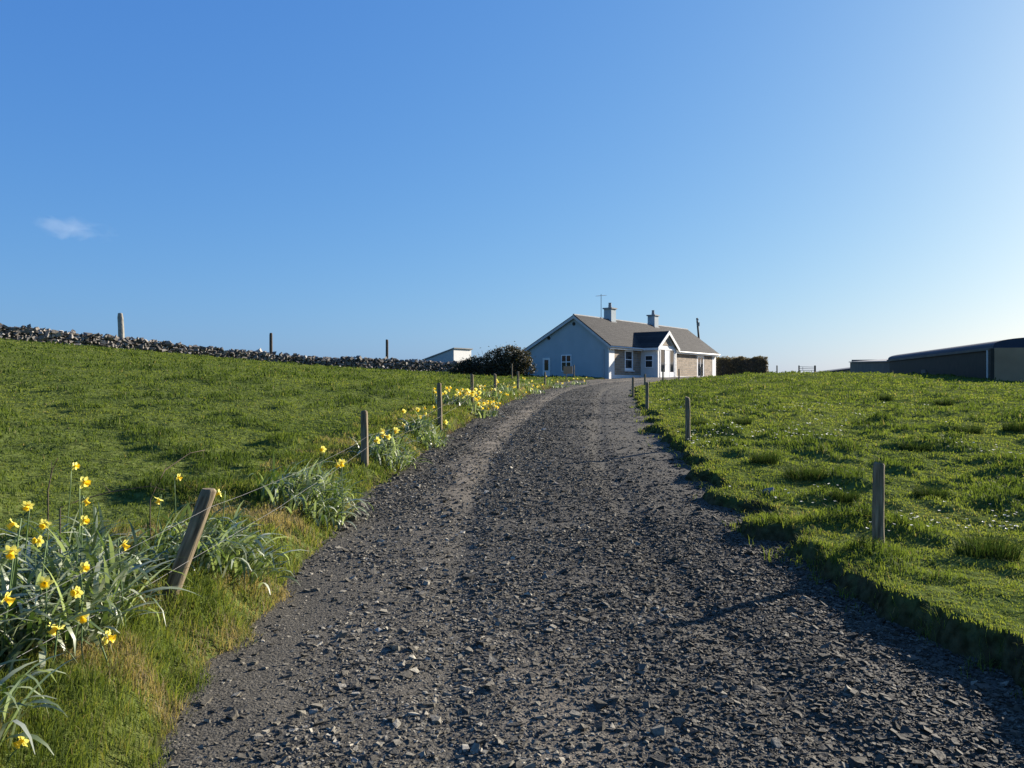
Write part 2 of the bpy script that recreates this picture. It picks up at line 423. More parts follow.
def near_drive(x, y):
    """signed distance to the centre line (right positive), index of the nearest centre point"""
    x = np.ravel(x); y = np.ravel(y)
    d = np.full(x.shape, 1e3); idx = np.zeros(x.shape, int)
    m = (x > -30) & (x < 50) & (y > -30) & (y < 100)
    ii = np.nonzero(m)[0]
    for a in range(0, len(ii), 20000):
        k = ii[a:a + 20000]
        dx = x[k][:, None] - CC[None, :, 0]; dy = y[k][:, None] - CC[None, :, 1]
        q = np.argmin(dx * dx + dy * dy, axis=1)
        r = np.arange(len(k))
        side = TT[q, 1] * dx[r, q] - TT[q, 0] * dy[r, q]
        dist = np.sqrt(dx[r, q] ** 2 + dy[r, q] ** 2)
        d[k] = np.where(side >= 0, dist, -dist); idx[k] = q
    return d, idx
def hw_left(yc, x, y):
    w = 2.03 + np.interp(yc, [40, 50, 58], [0, 2.6, 3.6])
    return w + 0.16 * (fbm(y * 1.1, x * 1.1, 5) - 0.5) + 0.22 * (fbm(y * 3.1, x * 3.1, 6) - 0.5)
def hw_right(yc, x, y):
    return 2.03 + 0.62 * (fbm(y * 1.3, x * 1.3, 8) - 0.5) + 0.55 * (fbm(y * 2.6, x * 2.6, 9) - 0.5)

ctrl = []
for yc, dl, dr in [(-8, .3, .18), (-2, .3, .18), (2, .30, .24), (4.8, .30, .19), (7.5, .28, .11), (10.5, .22, .12), (15.5, .27, .12), (20.5, .27, .10), (25, .22, .10), (31, .26, .10), (38, .22, .10), (45, .14, .08)]:
    i = int(np.argmin(abs(CC[:, 1] - yc))); n = np.array([TT[i, 1], -TT[i, 0]])
    a = CC[i] - n * 2.75; b = CC[i] + n * 2.6
    ctrl += [(a[0], a[1], ZC[i] + dl), (b[0], b[1], ZC[i] + dr)]
ctrl += [(-5.2, 8, .66), (-5.0, 3, .42), (-9.1, 14, 1.17), (-13, 20, 1.72), (-20.7, 32, 2.82), (-31, 48, 4.25), (-25, 55, 3.80), (-19, 62, 3.12), (-13.2, 67, 2.78), (-7.5, 72, 2.62),
         (-5, 17, 1.15), (-10, 33, 2.05), (-6, 44, 2.1), (-1.5, 52, 2.12), (2, 58, 2.1), (0, 68, 2.3), (-4, 25, 1.55), (-40, 40, 4.9), (-14, 4, .9), (-30, 20, 3.0),
         (-45, 75, 4.1), (-20, 85, 2.7), (0, 90, 2.2),
         (5.8, 9, .26), (11.7, 18, .76), (7, 4, .10), (15, 5, .0), (20, 20, .8), (9, 28, 1.12), (18, 33, 1.42), (28.5, 44, 1.70), (23, 51, 2.22), (19.5, 58, 2.36), (15.5, 50, 2.0), (12, 42, 1.62),
         (36, 55, 1.9), (34, 70, 1.9), (24, 74, 2.4), (20, 80, 2.4), (45, 40, 1.2), (40, 90, 1.6), (60, 60, 1.2), (-60, 60, 5.2), (-70, 20, 4.5), (60, 10, .0), (-20, -10, .9), (20, -10, -.3), (0, -25, -.4), (-30, 110, 1.8), (30, 110, 1.0)]
ctrl = np.array(ctrl)
def _phi(r2): return 0.5 * r2 * np.log(r2 + 1e-12)
_n = len(ctrl); _X = ctrl[:, :2] / 30.0
_K = _phi(((_X[:, None] - _X[None]) ** 2).sum(-1)) + 2e-4 * np.eye(_n)
_P = np.hstack([np.ones((_n, 1)), _X])
_A = np.vstack([np.hstack([_K, _P]), np.hstack([_P.T, np.zeros((3, 3))])])
_W = np.linalg.solve(_A, np.concatenate([ctrl[:, 2], np.zeros(3)]))
def tps(x, y):
    X = np.stack([x, y], 1) / 30.0
    out = np.empty(len(X))
    for a in range(0, len(X), 20000):
        q = X[a:a + 20000]
        out[a:a + 20000] = _phi(((q[:, None] - _X[None]) ** 2).sum(-1)) @ _W[:_n] + _W[_n] + q @ _W[_n + 1:]
    return out
def terrain(x, y, full=False):
    x = np.ravel(np.asarray(x, float)); y = np.ravel(np.asarray(y, float))
    r = np.hypot(x, y - 40)
    far = -2.0 - 0.015 * np.maximum(r - 100, 0) + 4 * (fbm(x / 160, y / 160, 40) - .5)
    k = sstep(75, 140, r)
    z = tps(np.clip(x, -150, 150), np.clip(y, -110, 190)) * (1 - k) + far * k
    d, i = near_drive(x, y)
    yc = CC[i, 1]
    u = np.where(d < 0, -d - hw_left(yc, x, y), d - hw_right(yc, x, y))
    # hummocky pasture
    hum = 0.10 * (fbm(x * 0.9, y * 0.9, 20) - 0.5) + np.where(d < 0, 0.20, 0.34) * np.maximum(fbm(x * 1.7, y * 1.7, 23, 2) - 0.54, 0) + 0.075 * (fbm(x * 3.6, y * 3.6, 25, 2) - 0.5)
    z = z + hum * sstep(0.1, 1.2, u) + 0.05 * (fbm(x * 5, y * 5, 27) - 0.5) * sstep(0, .2, u)
    wl = np.interp(yc, [8, 14], [0.62, 0.30]); wr = np.interp(yc, [4, 10, 30], [0.13, 0.16, 0.3])
    t = np.where(d < 0, sstep(-0.02, 1, u / wl) ** 0.85, sstep(-0.05, 1, u / wr))
    z = np.where(u < 3, (ZC[i] - 0.06) * (1 - t) + z * t, z)
    if full: return z, d, i, u
    return z
def gz(x, y): return float(terrain([x], [y])[0])

def axis(lo, hi, step, outlo, outhi, g=1.07):
    a = list(np.arange(lo, hi + 1e-6, step))
    s = step; p = hi; up = []
    while p < outhi: s *= g; p += s; up.append(p)
    s = step; p = lo; dn = []
    while p > outlo: s *= g; p -= s; dn.append(p)
    return np.array(dn[::-1] + a + up)
xs = axis(-5.0, 6.0, 0.07, -3500, 3500, 1.045)
ys = axis(1.8, 12.5, 0.07, -3000, 4500, 1.035)
GX, GY = np.meshgrid(xs, ys)
Z, D_, I_, U_ = terrain(GX, GY, True)
nx, ny = len(xs), len(ys)
q = np.arange(nx * ny).reshape(ny, nx)
faces = np.stack([q[:-1, :-1], q[:-1, 1:], q[1:, 1:], q[1:, :-1]], -1).reshape(-1, 4)
soil = np.where(D_ > 0, 0.85 - 0.85 * sstep(0.07, 0.26, U_ + 0.2 * (fbm(GX.ravel() * 4, GY.ravel() * 4, 31) - .5)), 1 - sstep(0.02, 0.30, U_ + 0.35 * (fbm(GX.ravel() * 4, GY.ravel() * 4, 31) - .5)))
gm = np_mesh("pasture", np.stack([GX.ravel(), GY.ravel(), Z], 1), [faces], M['ground'], True, {'soil': soil})
tag(link("pasture", gm), kind='structure')

# the drive: a sheet of crushed stone following the centre line, its edges run under the turf banks
def drive_sheet():
    ks = [0]
    while ks[-1] < len(CC) - 1:
        ks.append(ks[-1] + 1)
    fine = np.interp(np.arange(0, SS[-1], 0.1), SS, np.arange(len(CC)))
    cx = np.interp(fine, np.arange(len(CC)), CC[:, 0]); cy = np.interp(fine, np.arange(len(CC)), CC[:, 1])
    tx = np.interp(fine, np.arange(len(CC)), TT[:, 0]); ty = np.interp(fine, np.arange(len(CC)), TT[:, 1])
    lat = np.linspace(0, 1, 70)
    L_ = 2.03 + np.interp(cy, [40, 50, 58], [0, 2.6, 3.6]) + 0.35
    R_ = np.full_like(cy, 2.45)
    d = -L_[:, None] + (L_ + R_)[:, None] * lat[None]
    X = cx[:, None] + ty[:, None] * d; Y = cy[:, None] - tx[:, None] * d
    Zr = road_z(cy)[:, None] + 0 * d
    Zr = Zr - 0.025 * sstep(.25, .0, np.abs(np.abs(d + 0.0) - 0.85)) + 0.05 * (fbm(X * 1.3, Y * 1.3, 51) - .5) + 0.014 * (fbm(X * 6, Y * 6, 52) - .5)
    # packed earth in the wheel tracks and along the left edge
    e = np.exp(-((d + 1.15) / 0.38) ** 2) * np.interp(Y, [6.5, 10, 24, 40], [0.25, 1.0, 1.0, .5]) + np.exp(-((d + 0.35) / 0.35) ** 2) * np.interp(Y, [2, 4.2, 6], [.9, .8, 0.0])
    e = e + 0.55 * np.exp(-((d - 0.95) / 0.45) ** 2) * np.interp(Y, [5, 9, 20, 30], [0.1, .25, .6, .5]) + 0.5 * sstep(44, 52, Y)
    ny_, nx_ = X.shape
    qq = np.arange(nx_ * ny_).reshape(ny_, nx_)
    fc = np.stack([qq[:-1, :-1], qq[:-1, 1:], qq[1:, 1:], qq[1:, :-1]], -1).reshape(-1, 4)
    me = np_mesh("gravel_drive", np.stack([X.ravel(), Y.ravel(), Zr.ravel()], 1), [fc], M['drive'], True, {'dirt': e.ravel()})
    tag(link("gravel_drive", me), kind='structure')
drive_sheet()

# ------------------------------------------------------------------ loose stones
CUBE_V = np.array([(-1, -1, -1), (1, -1, -1), (1, 1, -1), (-1, 1, -1), (-1, -1, 1), (1, -1, 1), (1, 1, 1), (-1, 1, 1)], float) * 0.62
CUBE_F = np.array([(3, 2, 1, 0), (4, 5, 6, 7), (0, 1, 5, 4), (1, 2, 6, 5), (2, 3, 7, 6), (3, 0, 4, 7)])
CUBE_T = np.array([t for f in CUBE_F for t in ((f[0], f[1], f[2]), (f[0], f[2], f[3]))])
def rand_rot(n, tilt=1.0):
    """random rotation matrices; tilt < 1 keeps the z axis near upright"""
    a = rng.uniform(0, 2 * np.pi, n); b = rng.normal(0, 1, (n, 2)) * tilt
    ca, sa = np.cos(a), np.sin(a)
    Rz = np.zeros((n, 3, 3)); Rz[:, 0, 0] = ca; Rz[:, 0, 1] = -sa; Rz[:, 1, 0] = sa; Rz[:, 1, 1] = ca; Rz[:, 2, 2] = 1
    cx, sx = np.cos(b[:, 0]), np.sin(b[:, 0]); Rx = np.zeros((n, 3, 3)); Rx[:, 0, 0] = 1; Rx[:, 1, 1] = cx; Rx[:, 1, 2] = -sx; Rx[:, 2, 1] = sx; Rx[:, 2, 2] = cx
    cy, sy = np.cos(b[:, 1]), np.sin(b[:, 1]); Ry = np.zeros((n, 3, 3)); Ry[:, 1, 1] = 1; Ry[:, 0, 0] = cy; Ry[:, 0, 2] = sy; Ry[:, 2, 0] = -sy; Ry[:, 2, 2] = cy
    return Rz @ Rx @ Ry
def stones_mesh(name, pos, size, mat, tint, flat=(0.45, 0.85), tilt=0.6, jitter=0.42):
    n = len(pos)
    v = CUBE_V[None] + rng.uniform(-jitter, jitter, (n, 8, 3))
    sc_ = np.stack([rng.uniform(.8, 1.3, n), rng.uniform(.6, 1.0, n), rng.uniform(*flat, n)], 1) * size[:, None]
    v = v * sc_[:, None, :]
    v = np.einsum('nij,nkj->nki', rand_rot(n, tilt), v) + pos[:, None, :]
    f = (CUBE_T[None] + (np.arange(n) * 8)[:, None, None]).reshape(-1, 3)
    return np_mesh(name, v.reshape(-1, 3), [f], mat, False, {'tint': np.repeat(tint, 8)})

def loose_gravel():
    N_ = 400000
    y = np.exp(rng.uniform(np.log(2.3), np.log(50), N_))
    lat = rng.uniform(-2.15, 2.2, N_)
    i = np.array([np.argmin(abs(CC[:, 1] - a)) for a in np.linspace(2, 52, 600)])
    ii = i[np.clip(((y - 2) / 50 * 599).astype(int), 0, 599)]
    off = y - CC[ii, 1]
    x = CC[ii, 0] + TT[ii, 1] * lat + TT[ii, 0] / TT[ii, 1] * off
    yy = y - TT[ii, 0] * lat
    dens = 0.10 + 1.35 * fbm(x * 1.6, yy * 1.6, 61)
    dens *= 1 - 0.93 * sstep(-1.58, -1.82, lat + .25 * (fbm(yy * 2, x * 2, 67) - .5)) * np.interp(y, [2, 5, 9], [1, .9, .5])
    dens *= 1 - 0.72 * np.exp(-((lat + 1.15) / 0.42) ** 2) * np.interp(y, [5, 9, 20], [0, 1, 1])
    dens *= 1 - 0.55 * np.exp(-((lat + 0.35) / 0.28) ** 2) * np.interp(y, [2, 4.5, 6], [1, 1, 0])
    dens *= 1 - 0.35 * np.exp(-((lat - 0.95) / 0.4) ** 2) * np.interp(y, [8, 20], [0, 1])
    dens *= np.interp(y, [14, 30, 49], [1, .6, .1])
    keep = rng.uniform(0, 1, N_) < dens
    x, yy, lat, y = x[keep], yy[keep], lat[keep], y[keep]
    size = np.exp(rng.normal(np.log(0.0082), 0.50, len(x))) * np.clip((y / 4.5) ** 0.12, 0.95, 1.15)
    big = rng.uniform(0, 1, len(x)) < 0.016
    size = np.where(big, size * rng.uniform(1.5, 2.2, len(x)), size)
    size = np.minimum(size, 0.045)
    z = road_z(yy) + 0.05 * (fbm(x * 1.3, yy * 1.3, 51) - .5) + 0.014 * (fbm(x * 6, yy * 6, 52) - .5) + size * 0.12
    z -= 0.025 * sstep(.25, .0, np.abs(np.abs(lat) - 0.85))
    tint = np.clip(rng.beta(2.2, 3.0, len(x)) + 0.26 * sstep(1.0, -1.0, lat) - .13 + .10 * (fbm(x * .8, yy * .8, 66) - .5), 0, 1)
    me = stones_mesh("loose_gravel", np.stack([x, yy, z], 1), size, M['chips'], tint, (.28, .52), .24)
    tag(link("loose_gravel", me), kind='stuff')
loose_gravel()

# ------------------------------------------------------------------ grass
def blade_mesh(name, base, h, w, tint, mat, bend=0.6, lean=None):
    n = len(base)
    a = rng.uniform(0, 2 * np.pi, n)
    side = np.stack([np.cos(a), np.sin(a), np.zeros(n)], 1)
    b = rng.uniform(0, 2 * np.pi, n)
    ln = rng.uniform(0.1, 1.0, n)[:, None] * bend * h[:, None]
    out = np.stack([np.cos(b), np.sin(b), np.zeros(n)], 1) * ln
    if lean is not None: out = out + lean * h[:, None]
    up = np.zeros((n, 3)); up[:, 2] = h
    p0 = base - side * (w / 2)[:, None]; p1 = base + side * (w / 2)[:, None]
    mid = base + up * 0.6 + out * 0.32
    p2 = mid - side * (w * 0.38)[:, None]; p3 = mid + side * (w * 0.38)[:, None]
    tip = base + up * (1 - 0.22 * np.minimum(bend, 1.0)) + out
    v = np.stack([p0, p1, p3, p2, tip], 1).reshape(-1, 3)
    o = np.arange(n) * 5
    qd = np.stack([o, o + 1, o + 2, o + 3], 1); tr = np.stack([o + 3, o + 2, o + 4], 1)
    return np_mesh(name, v, [qd, tr], mat, False, {'tint': np.repeat(tint, 5)})

def wedge_points(n, y0, y1, half=0.80):
    r = np.exp(rng.uniform(np.log(y0), np.log(y1), n)); a = rng.uniform(-half, half, n)
    return r * np.sin(a), r * np.cos(a), r

def field_grass():
    x, y, r = wedge_points(620000, 2.2, 75)
    z, d, i, u = terrain(x, y, True)
    tuss = fbm(x * 1.7, y * 1.7, 23, 2)
    tuft = fbm(x * 5.5, y * 5.5, 71, 2)
    keep = (u > np.where(d > 0, 0.115, 0.03)) & (rng.uniform(0, 1, len(x)) < 0.45 + 1.1 * tuft)
    # no grass under the house and its yard
    keep &= ~((y > 55) & (x > 1) & (x < 30) & (u < 1.0))
    x, y, z, r, d, u, tuss, tuft = [q_[keep] for q_ in (x, y, z, r, d, u, tuss, tuft)]
    left_bank = (d < 0) & (u < 1.3) & (y < 40)
    h = 0.012 + 0.034 * tuft ** 1.5 + 0.30 * np.maximum(tuss - 0.54, 0) + 0.0020 * r ** 0.75
    right_edge = (d > 0) & (u < 0.45)
    h = np.where(left_bank, (0.05 + 0.09 * tuft) * np.interp(u, [0, .25, 1.3], [.6, 1.1, .9]), h)
    h = np.where(right_edge, h * 0.85, h)
    h *= rng.uniform(0.55, 1.35, len(x))
    w = np.maximum(0.0035, 0.00105 * r) * rng.uniform(0.7, 1.4, len(x))
    patch = fbm(x * 0.5, y * 0.5, 73)
    straw = fbm(x * 2.4, y * 2.4, 75)
    tint = 0.13 + 0.50 * patch + rng.normal(0, 0.11, len(x))
    tint -= 1.5 * np.maximum(tuss - 0.55, 0) + .25 * (tuft - .45)
    tint += np.where(d > 0, 0.13, 0.03)
    tint += np.where(left_bank, 2.2 * np.maximum(straw - 0.45, 0) + .10 + .16 * rng.normal(0, 1, len(x)), 0)
    tint += np.where(right_edge, 0.16, 0)
    tint = np.where(rng.uniform(0, 1, len(x)) < 0.022, rng.uniform(.75, .95, len(x)), tint)
    me = blade_mesh("grass", np.stack([x, y, z - 0.01], 1), h, w, np.clip(tint, 0, 1), M['grass'], 0.9)
    tag(link("grass", me), kind='stuff')
field_grass()

def bank_grass():
    """long tangled grass on the left bank and fringe hanging over the right turf edge"""
    n = 60000
    y = np.exp(rng.uniform(np.log(2.2), np.log(30), n)); lat = -rng.uniform(1.95, 3.6, n)
    ii = np.searchsorted(CC[:, 1], y).clip(0, len(CC) - 1)
    x = CC[ii, 0] + TT[ii, 1] * lat
    z, d, i, u = terrain(x, y, True)
    cl = fbm(x * 3.2, y * 3.2, 81, 2)
    keep = (u > 0.10) & (rng.uniform(0, 1, n) < sstep(.35, .62, cl) + .12)
    x, y, z, u, cl = x[keep], y[keep], z[keep], u[keep], cl[keep]
    h = (0.05 + 0.13 * np.maximum(cl - .3, 0)) * rng.uniform(.6, 1.5, len(x)) * np.interp(u, [.1, .35], [.5, 1])
    w = np.maximum(0.003, 0.0009 * y)
    straw = fbm(x * 2.4, y * 2.4, 75)
    tint = np.clip(0.30 + 2.4 * np.maximum(straw - .45, 0) + rng.normal(0, .26, len(x)), 0, 1)
    lean = np.tile(np.array([[0.55, -0.12, 0]]), (len(x), 1)) * rng.uniform(0, 1.3, (len(x), 1))
    a = (np.stack([x, y, z - .01], 1), h, w, tint, lean)
    n = 26000
    y = np.exp(rng.uniform(np.log(2.5), np.log(32), n)); lat = rng.uniform(1.85, 2.75, n)
    ii = np.searchsorted(CC[:, 1], y).clip(0, len(CC) - 1)
    x = CC[ii, 0] + TT[ii, 1] * lat
    z, d, i, u = terrain(x, y, True)
    cl = fbm(x * 4, y * 4, 83, 2)
    keep = (u > 0.05) & (u < 0.40) & (rng.uniform(0, 1, n) < .05 + 1.7 * np.maximum(cl - .36, 0))
    x, y, z, u, cl = x[keep], y[keep], z[keep], u[keep], cl[keep]
    h = (0.035 + 0.08 * np.maximum(cl - .3, 0)) * rng.uniform(.6, 1.5, len(x))
    w = np.maximum(0.003, 0.0009 * y)
    tint = np.clip(0.42 + rng.normal(0, .2, len(x)), 0, 1)
    lean = np.tile(np.array([[-0.8, -0.2, -0.3]]), (len(x), 1)) * rng.uniform(0, 1.0, (len(x), 1))
    b = (np.stack([x, y, z - .01], 1), h, w, tint, lean)
    # stray tufts creeping out onto the gravel at the foot of the right bank
    n = 16000
    y = np.exp(rng.uniform(np.log(2.5), np.log(24), n)); lat = rng.uniform(1.55, 2.4, n)
    ii = np.searchsorted(CC[:, 1], y).clip(0, len(CC) - 1)
    x = CC[ii, 0] + TT[ii, 1] * lat
    z, d, i, u = terrain(x, y, True)
    cl = fbm(x * 5, y * 5, 87, 2)
    keep = (u > -.24) & (u < 0.12) & (rng.uniform(0, 1, n) < sstep(.56, .70, cl + .35 * np.minimum(u + .05, 0)))
    x, y, cl = x[keep], y[keep], cl[keep]
    z = np.maximum(z[keep], road_z(y) - .01)
    h = (0.035 + 0.30 * np.maximum(cl - .52, 0)) * rng.uniform(.6, 1.5, len(x))
    e = (np.stack([x, y, z - .01], 1), h, np.maximum(0.003, 0.0009 * y), np.clip(0.40 + rng.normal(0, .25, len(x)), 0, 1), np.zeros((len(x), 3)))
    c = [np.concatenate([p, q_, k_]) for p, q_, k_ in zip(a, b, e)]
    me = blade_mesh("long_grass", c[0], c[1], c[2], c[3], M['grass'], 1.0, c[4])
    tag(link("long_grass", me), kind='stuff')
bank_grass()

def daisies():
    x, y, r = wedge_points(9000, 4.5, 26, 0.75)
    z, d, i, u = terrain(x, y, True)
    cl = fbm(x * 0.8, y * 0.8, 91, 2)
    keep = (d > 0) & (u > 0.25) & (u < 9) & (rng.uniform(0, 1, len(x)) < sstep(.48, .72, cl) * np.interp(u, [.3, 2, 9], [1, .8, .25]))
    x, y, z = x[keep], y[keep], z[keep]
    n = len(x); k = 8
    rad = 0.012 + 0.0007 * y
    ang = np.arange(k) * 2 * np.pi / k
    zt = z + 0.075
    tilt = rng.normal(0, .18, (n, 2)) + np.array([[.12, .1]]) * -1
    ring = np.stack([np.cos(ang), np.sin(ang)], 1)
    rr = np.where(np.arange(k) % 2 == 0, 1.0, 0.62)
    P = ring[None] * rr[None, :, None] * rad[:, None, None]
    v = np.concatenate([np.stack([x[:, None] + P[..., 0], y[:, None] + P[..., 1], zt[:, None] + (P * tilt[:, None, :]).sum(-1) + .004], -1),
                        np.stack([x, y, zt], 1)[:, None, :]], 1).reshape(-1, 3)
    f = np.array([(j, (j + 1) % k, k) for j in range(k)])
    f = (f[None] + (np.arange(n) * (k + 1))[:, None, None]).reshape(-1, 3)
    me = np_mesh("daisies", v, [f], M['daisy'])
    tag(link("daisies", me), kind='stuff')
daisies()

# rush tussocks standing out of the right-hand pasture, one hand-made and then copied
def tuft_mesh(name, n, rad, h, w, mat, bend=0.7):
    a = rng.uniform(0, 2 * np.pi, n); r = rad * np.sqrt(rng.uniform(0, 1, n))
    b = np.stack([r * np.cos(a), r * np.sin(a), np.zeros(n) - .02], 1)
    lean = np.stack([np.cos(a), np.sin(a), np.zeros(n)], 1) * rng.uniform(0, .7, (n, 1))
    return blade_mesh(name, b, h * rng.uniform(.5, 1.1, n), np.full(n, w), np.clip(rng.normal(.4, .25, n), 0, 1), mat, bend, lean)
tmesh = [tuft_mesh("rush_tussock", 520, .30, .30, .008, M['rush'], .4) for _ in range(3)]
first = None
TUSS = [(805, 478, 1.0), (765, 462, .75), (968, 433, 1.1), (915, 450, .9), (862, 425, .8), (988, 556, .9), (1016, 430, 1.0), (742, 424, .8), (885, 400, .9), (930, 497, .7), (845, 500, .6), (945, 405, 1.0), (700, 425, .6)]
for px, py, s in TUSS:
    lo, hi = 3.0, 60.0
    for _ in range(40):
        Dm = (lo + hi) / 2; p = at(px, py, Dm)
        if p.z > gz(p.x, p.y): lo = Dm
        else: hi = Dm
    p = at(px, py, lo)
    o = link("rush_tussock", tmesh[0]) if first is None else first.copy()
    if first is None: first = o
    else: C.objects.link(o); o.data = random.choice(tmesh)
    o.location = (p.x, p.y, gz(p.x, p.y)); o.rotation_euler = (0, 0, random.uniform(0, 6)); o.scale = (s * .8, s * .8, s * random.uniform(.6, .9))
    tag(o, 'dark green grass tussock standing taller than the pasture beside the drive', 'grass tussock', 'grass tussocks in the pasture')

# ------------------------------------------------------------------ fence posts
def post_mesh(h, r, seed, square=False):
    rr = random.Random(seed); mb = MB(); n = 20; b = 0
    lv = [(-0.35, 1.0), (0, 1.0), (h * .3, .99), (h * .6, .97), (h * .92, .95), (h * .985, .90), (h, .72)]
    wob = [rr.uniform(.97, 1.03) for _ in range(n)]
    pts = []
    for z, s in lv:
        ox, oy = rr.uniform(-.004, .004), rr.uniform(-.004, .004)
        for k in range(n):
            a = 2 * math.pi * k / n; q_ = r * s * wob[k] * rr.uniform(.992, 1.008)
            pts.append((ox + q_ * math.cos(a), oy + q_ * math.sin(a), z + (0.01 * math.cos(a + seed) if z > h * .9 else 0)))
    f = []
    for i in range(len(lv) - 1):
        for k in range(n): f.append((i * n + k, i * n + (k + 1) % n, (i + 1) * n + (k + 1) % n, (i + 1) * n + k))
    f.append(tuple(range(n - 1, -1, -1))); f.append(tuple((len(lv) - 1) * n + k for k in range(n)))
    mb.poly(pts, f)
    return mb
POSTS = {}
def post(key, px, py_base, py_top, Dp, r, label, group, tilt=(0, 0)):
    p = at(px, py_base, Dp); g = gz(p.x, p.y)
    top = CAM_H + (384 - py_top) / F * Dp
    h = top - g
    o = post_mesh(h, r, len(POSTS)).build("fence_post", M['post'], None, (p.x, p.y, g), True)
    o.rotation_euler = (tilt[0], tilt[1], 0)
    m = o.modifiers.new("edge", 'EDGE_SPLIT'); m.split_angle = R(40)
    tag(o, label, 'fence post', group)
    POSTS[key] = (Vector((p.x, p.y, g)), h, tilt)
    return o
GL = 'wooden fence posts along the daffodil side of the drive'; GR = 'wooden fence posts along the open pasture side of the drive'
post('a', 170, 595, 482, 4.8, .047, 'round wooden fence post leaning sharply towards the drive beside the nearest daffodils', GL, (0, R(20)))
post('b', 365, 462, 411, 10.5, .050, 'upright fence post next after the leaning one, daffodils on both sides of its foot', GL, (0, R(-1)))
post('c', 440, 420, 383, 15.5, .047, 'slim fence post standing in bare grass just before the two big yellow daffodil clumps', GL, (0, R(-1)))
post('d', 472, 402, 374, 20.5, .045, 'fence post in the middle of the densest yellow daffodil clump', GL)
post('e', 495, 396, 374, 25, .045, 'fence post between the densest daffodil clump and the next clump towards the house', GL)
post('f', 518, 389, 371.5, 31, .045, 'fence post in front of the dark shrub, daffodils behind it', GL)
post('g', 545, 383.5, 372, 39, .045, 'thin fence post before the white side door of the house', GL)
post('h', 512, 379, 364, 46, .04, 'thin pale stake at the foot of the dark shrub, behind the daffodils', GL)
post('i', 574, 378.5, 365, 47, .04, 'short dark stake right beside the notice board at the gable wall', GL)
post('r1', 878, 557, 463, 6.6, .047, 'thick pale fence post nearest the camera on the open pasture bank', GR, (0, R(0.8)))
post('r2', 688, 444, 397, 13.4, .044, 'second fence post along the turf bank on the open pasture side', GR, (0, R(-1)))
post('r3', 647, 411, 382, 21, .045, 'third fence post along the turf bank, where the drive starts to bend', GR)
post('r4', 633, 396, 377, 30, .045, 'dark fence post at the inside of the bend on the turf bank', GR)
post('r5', 645, 389, 374, 39, .05, 'fence post in front of the house window left of the porch', GR)
post('r6', 663, 384, 369, 46, .05, 'fence post in front of the porch door', GR)
post('r7', 679, 382, 369, 52, .05, 'fence post just past the porch corner, before the stone clad wall', GR)
post('r8', 701, 380, 367, 59, .05, 'fence post in front of the far doorway of the house', GR)
post('s1', 777, 374, 365.5, 60, .05, 'lone thin stake on the pasture skyline next to the clipped hedge', 'stakes on the pasture skyline')

def on_post(key, fr):
    p, h, t = POSTS[key]
    return p + Vector((math.sin(t[1]) * h * fr, 0, math.cos(t[1]) * h * fr))
def strand(pts, sag=0.04, r=0.0011):
    out = []
    for i in range(len(pts) - 1):
        n = 10
        for k in range(n):
            t = k / n; q_ = pts[i].lerp(pts[i + 1], t); q_.z -= sag * 4 * t * (1 - t); q_.x += random.uniform(-.005, .005); q_.z += random.uniform(-.004, .004)
            out.append(q_)
    out.append(pts[-1])
    mb = MB()
    mb.tube(out, r, 5)
    return mb
SD = Vector((.05, 0, 0))
o = strand([Vector((-2.85, 1.2, .30))] + [on_post(k, f) + SD for k, f in (('a', .84), ('b', .55), ('c', .5), ('d', .6), ('e', .6), ('f', .6), ('g', .6))], .05).build("fence_wire", M['wire'], None, None, True)
tag(o, 'upper slack wire from the top of the leaning post to the next posts', 'fence wire', 'fence wires over the daffodils')
o = strand([Vector((-2.45, 1.2, .30))] + [on_post(k, f) + SD for k, f in (('a', .34), ('b', .36), ('c', .3), ('d', .35), ('e', .35), ('f', .35), ('g', .35))], .03, .0013).build("fence_wire", M['wire'], None, None, True)
tag(o, 'lower wire running through the daffodil leaves to the foot of the leaning post', 'fence wire', 'fence wires over the daffodils')

# ------------------------------------------------------------------ daffodils
def flower_meshes(seed):
    rr = random.Random(seed)
    pb = MB(); R0, R1 = .008, .042
    for k in range(6):
        a = k * math.pi / 3 + rr.uniform(-.1, .1); ca, sa = math.cos(a), math.sin(a); L_ = R1 * rr.uniform(.9, 1.1); w = .016 * rr.uniform(.85, 1.1); zz = .003 if k % 2 else 0
        bk = rr.uniform(-.012, .004)
        P = [(R0, -.35 * w, 0), (R0, .35 * w, 0), (L_ * .5, -w, .004), (L_ * .5, 0, -.002), (L_ * .5, w, .004), (L_ * .8, -.65 * w, bk * .5), (L_ * .8, .65 * w, bk * .5), (L_, 0, bk)]
        P = [(x * ca - y * sa, x * sa + y * ca, z + zz) for x, y, z in P]
        pb.poly(P, [(0, 3, 2), (0, 1, 3), (1, 4, 3), (2, 3, 5), (3, 6, 5), (3, 4, 6), (5, 6, 7)])
    tb = MB(); n = 12
    prof = [(.009, -.002), (.011, .010), (.0125, .022), (.016, .032), (.021, .037)]
    pts = []
    for j, (r, z) in enumerate(prof):
        for k in range(n):
            q_ = r * (1 + (.13 * (1 if k % 2 else -1) if j == 4 else 0)); a = 2 * math.pi * k / n
            pts.append((q_ * math.cos(a), q_ * math.sin(a), z))
    pts.append((0, 0, 0))
    f = [(j * n + k, j * n + (k + 1) % n, (j + 1) * n + (k + 1) % n, (j + 1) * n + k) for j in range(len(prof) - 1) for k in range(n)]
    f += [(k, len(pts) - 1, (k + 1) % n) for k in range(n)]
    tb.poly(pts, f)
    return pb.mesh("flower", M['petal'], True), tb.mesh("trumpet", M['trumpet'], True)
FM = [flower_meshes(s) for s in range(4)]

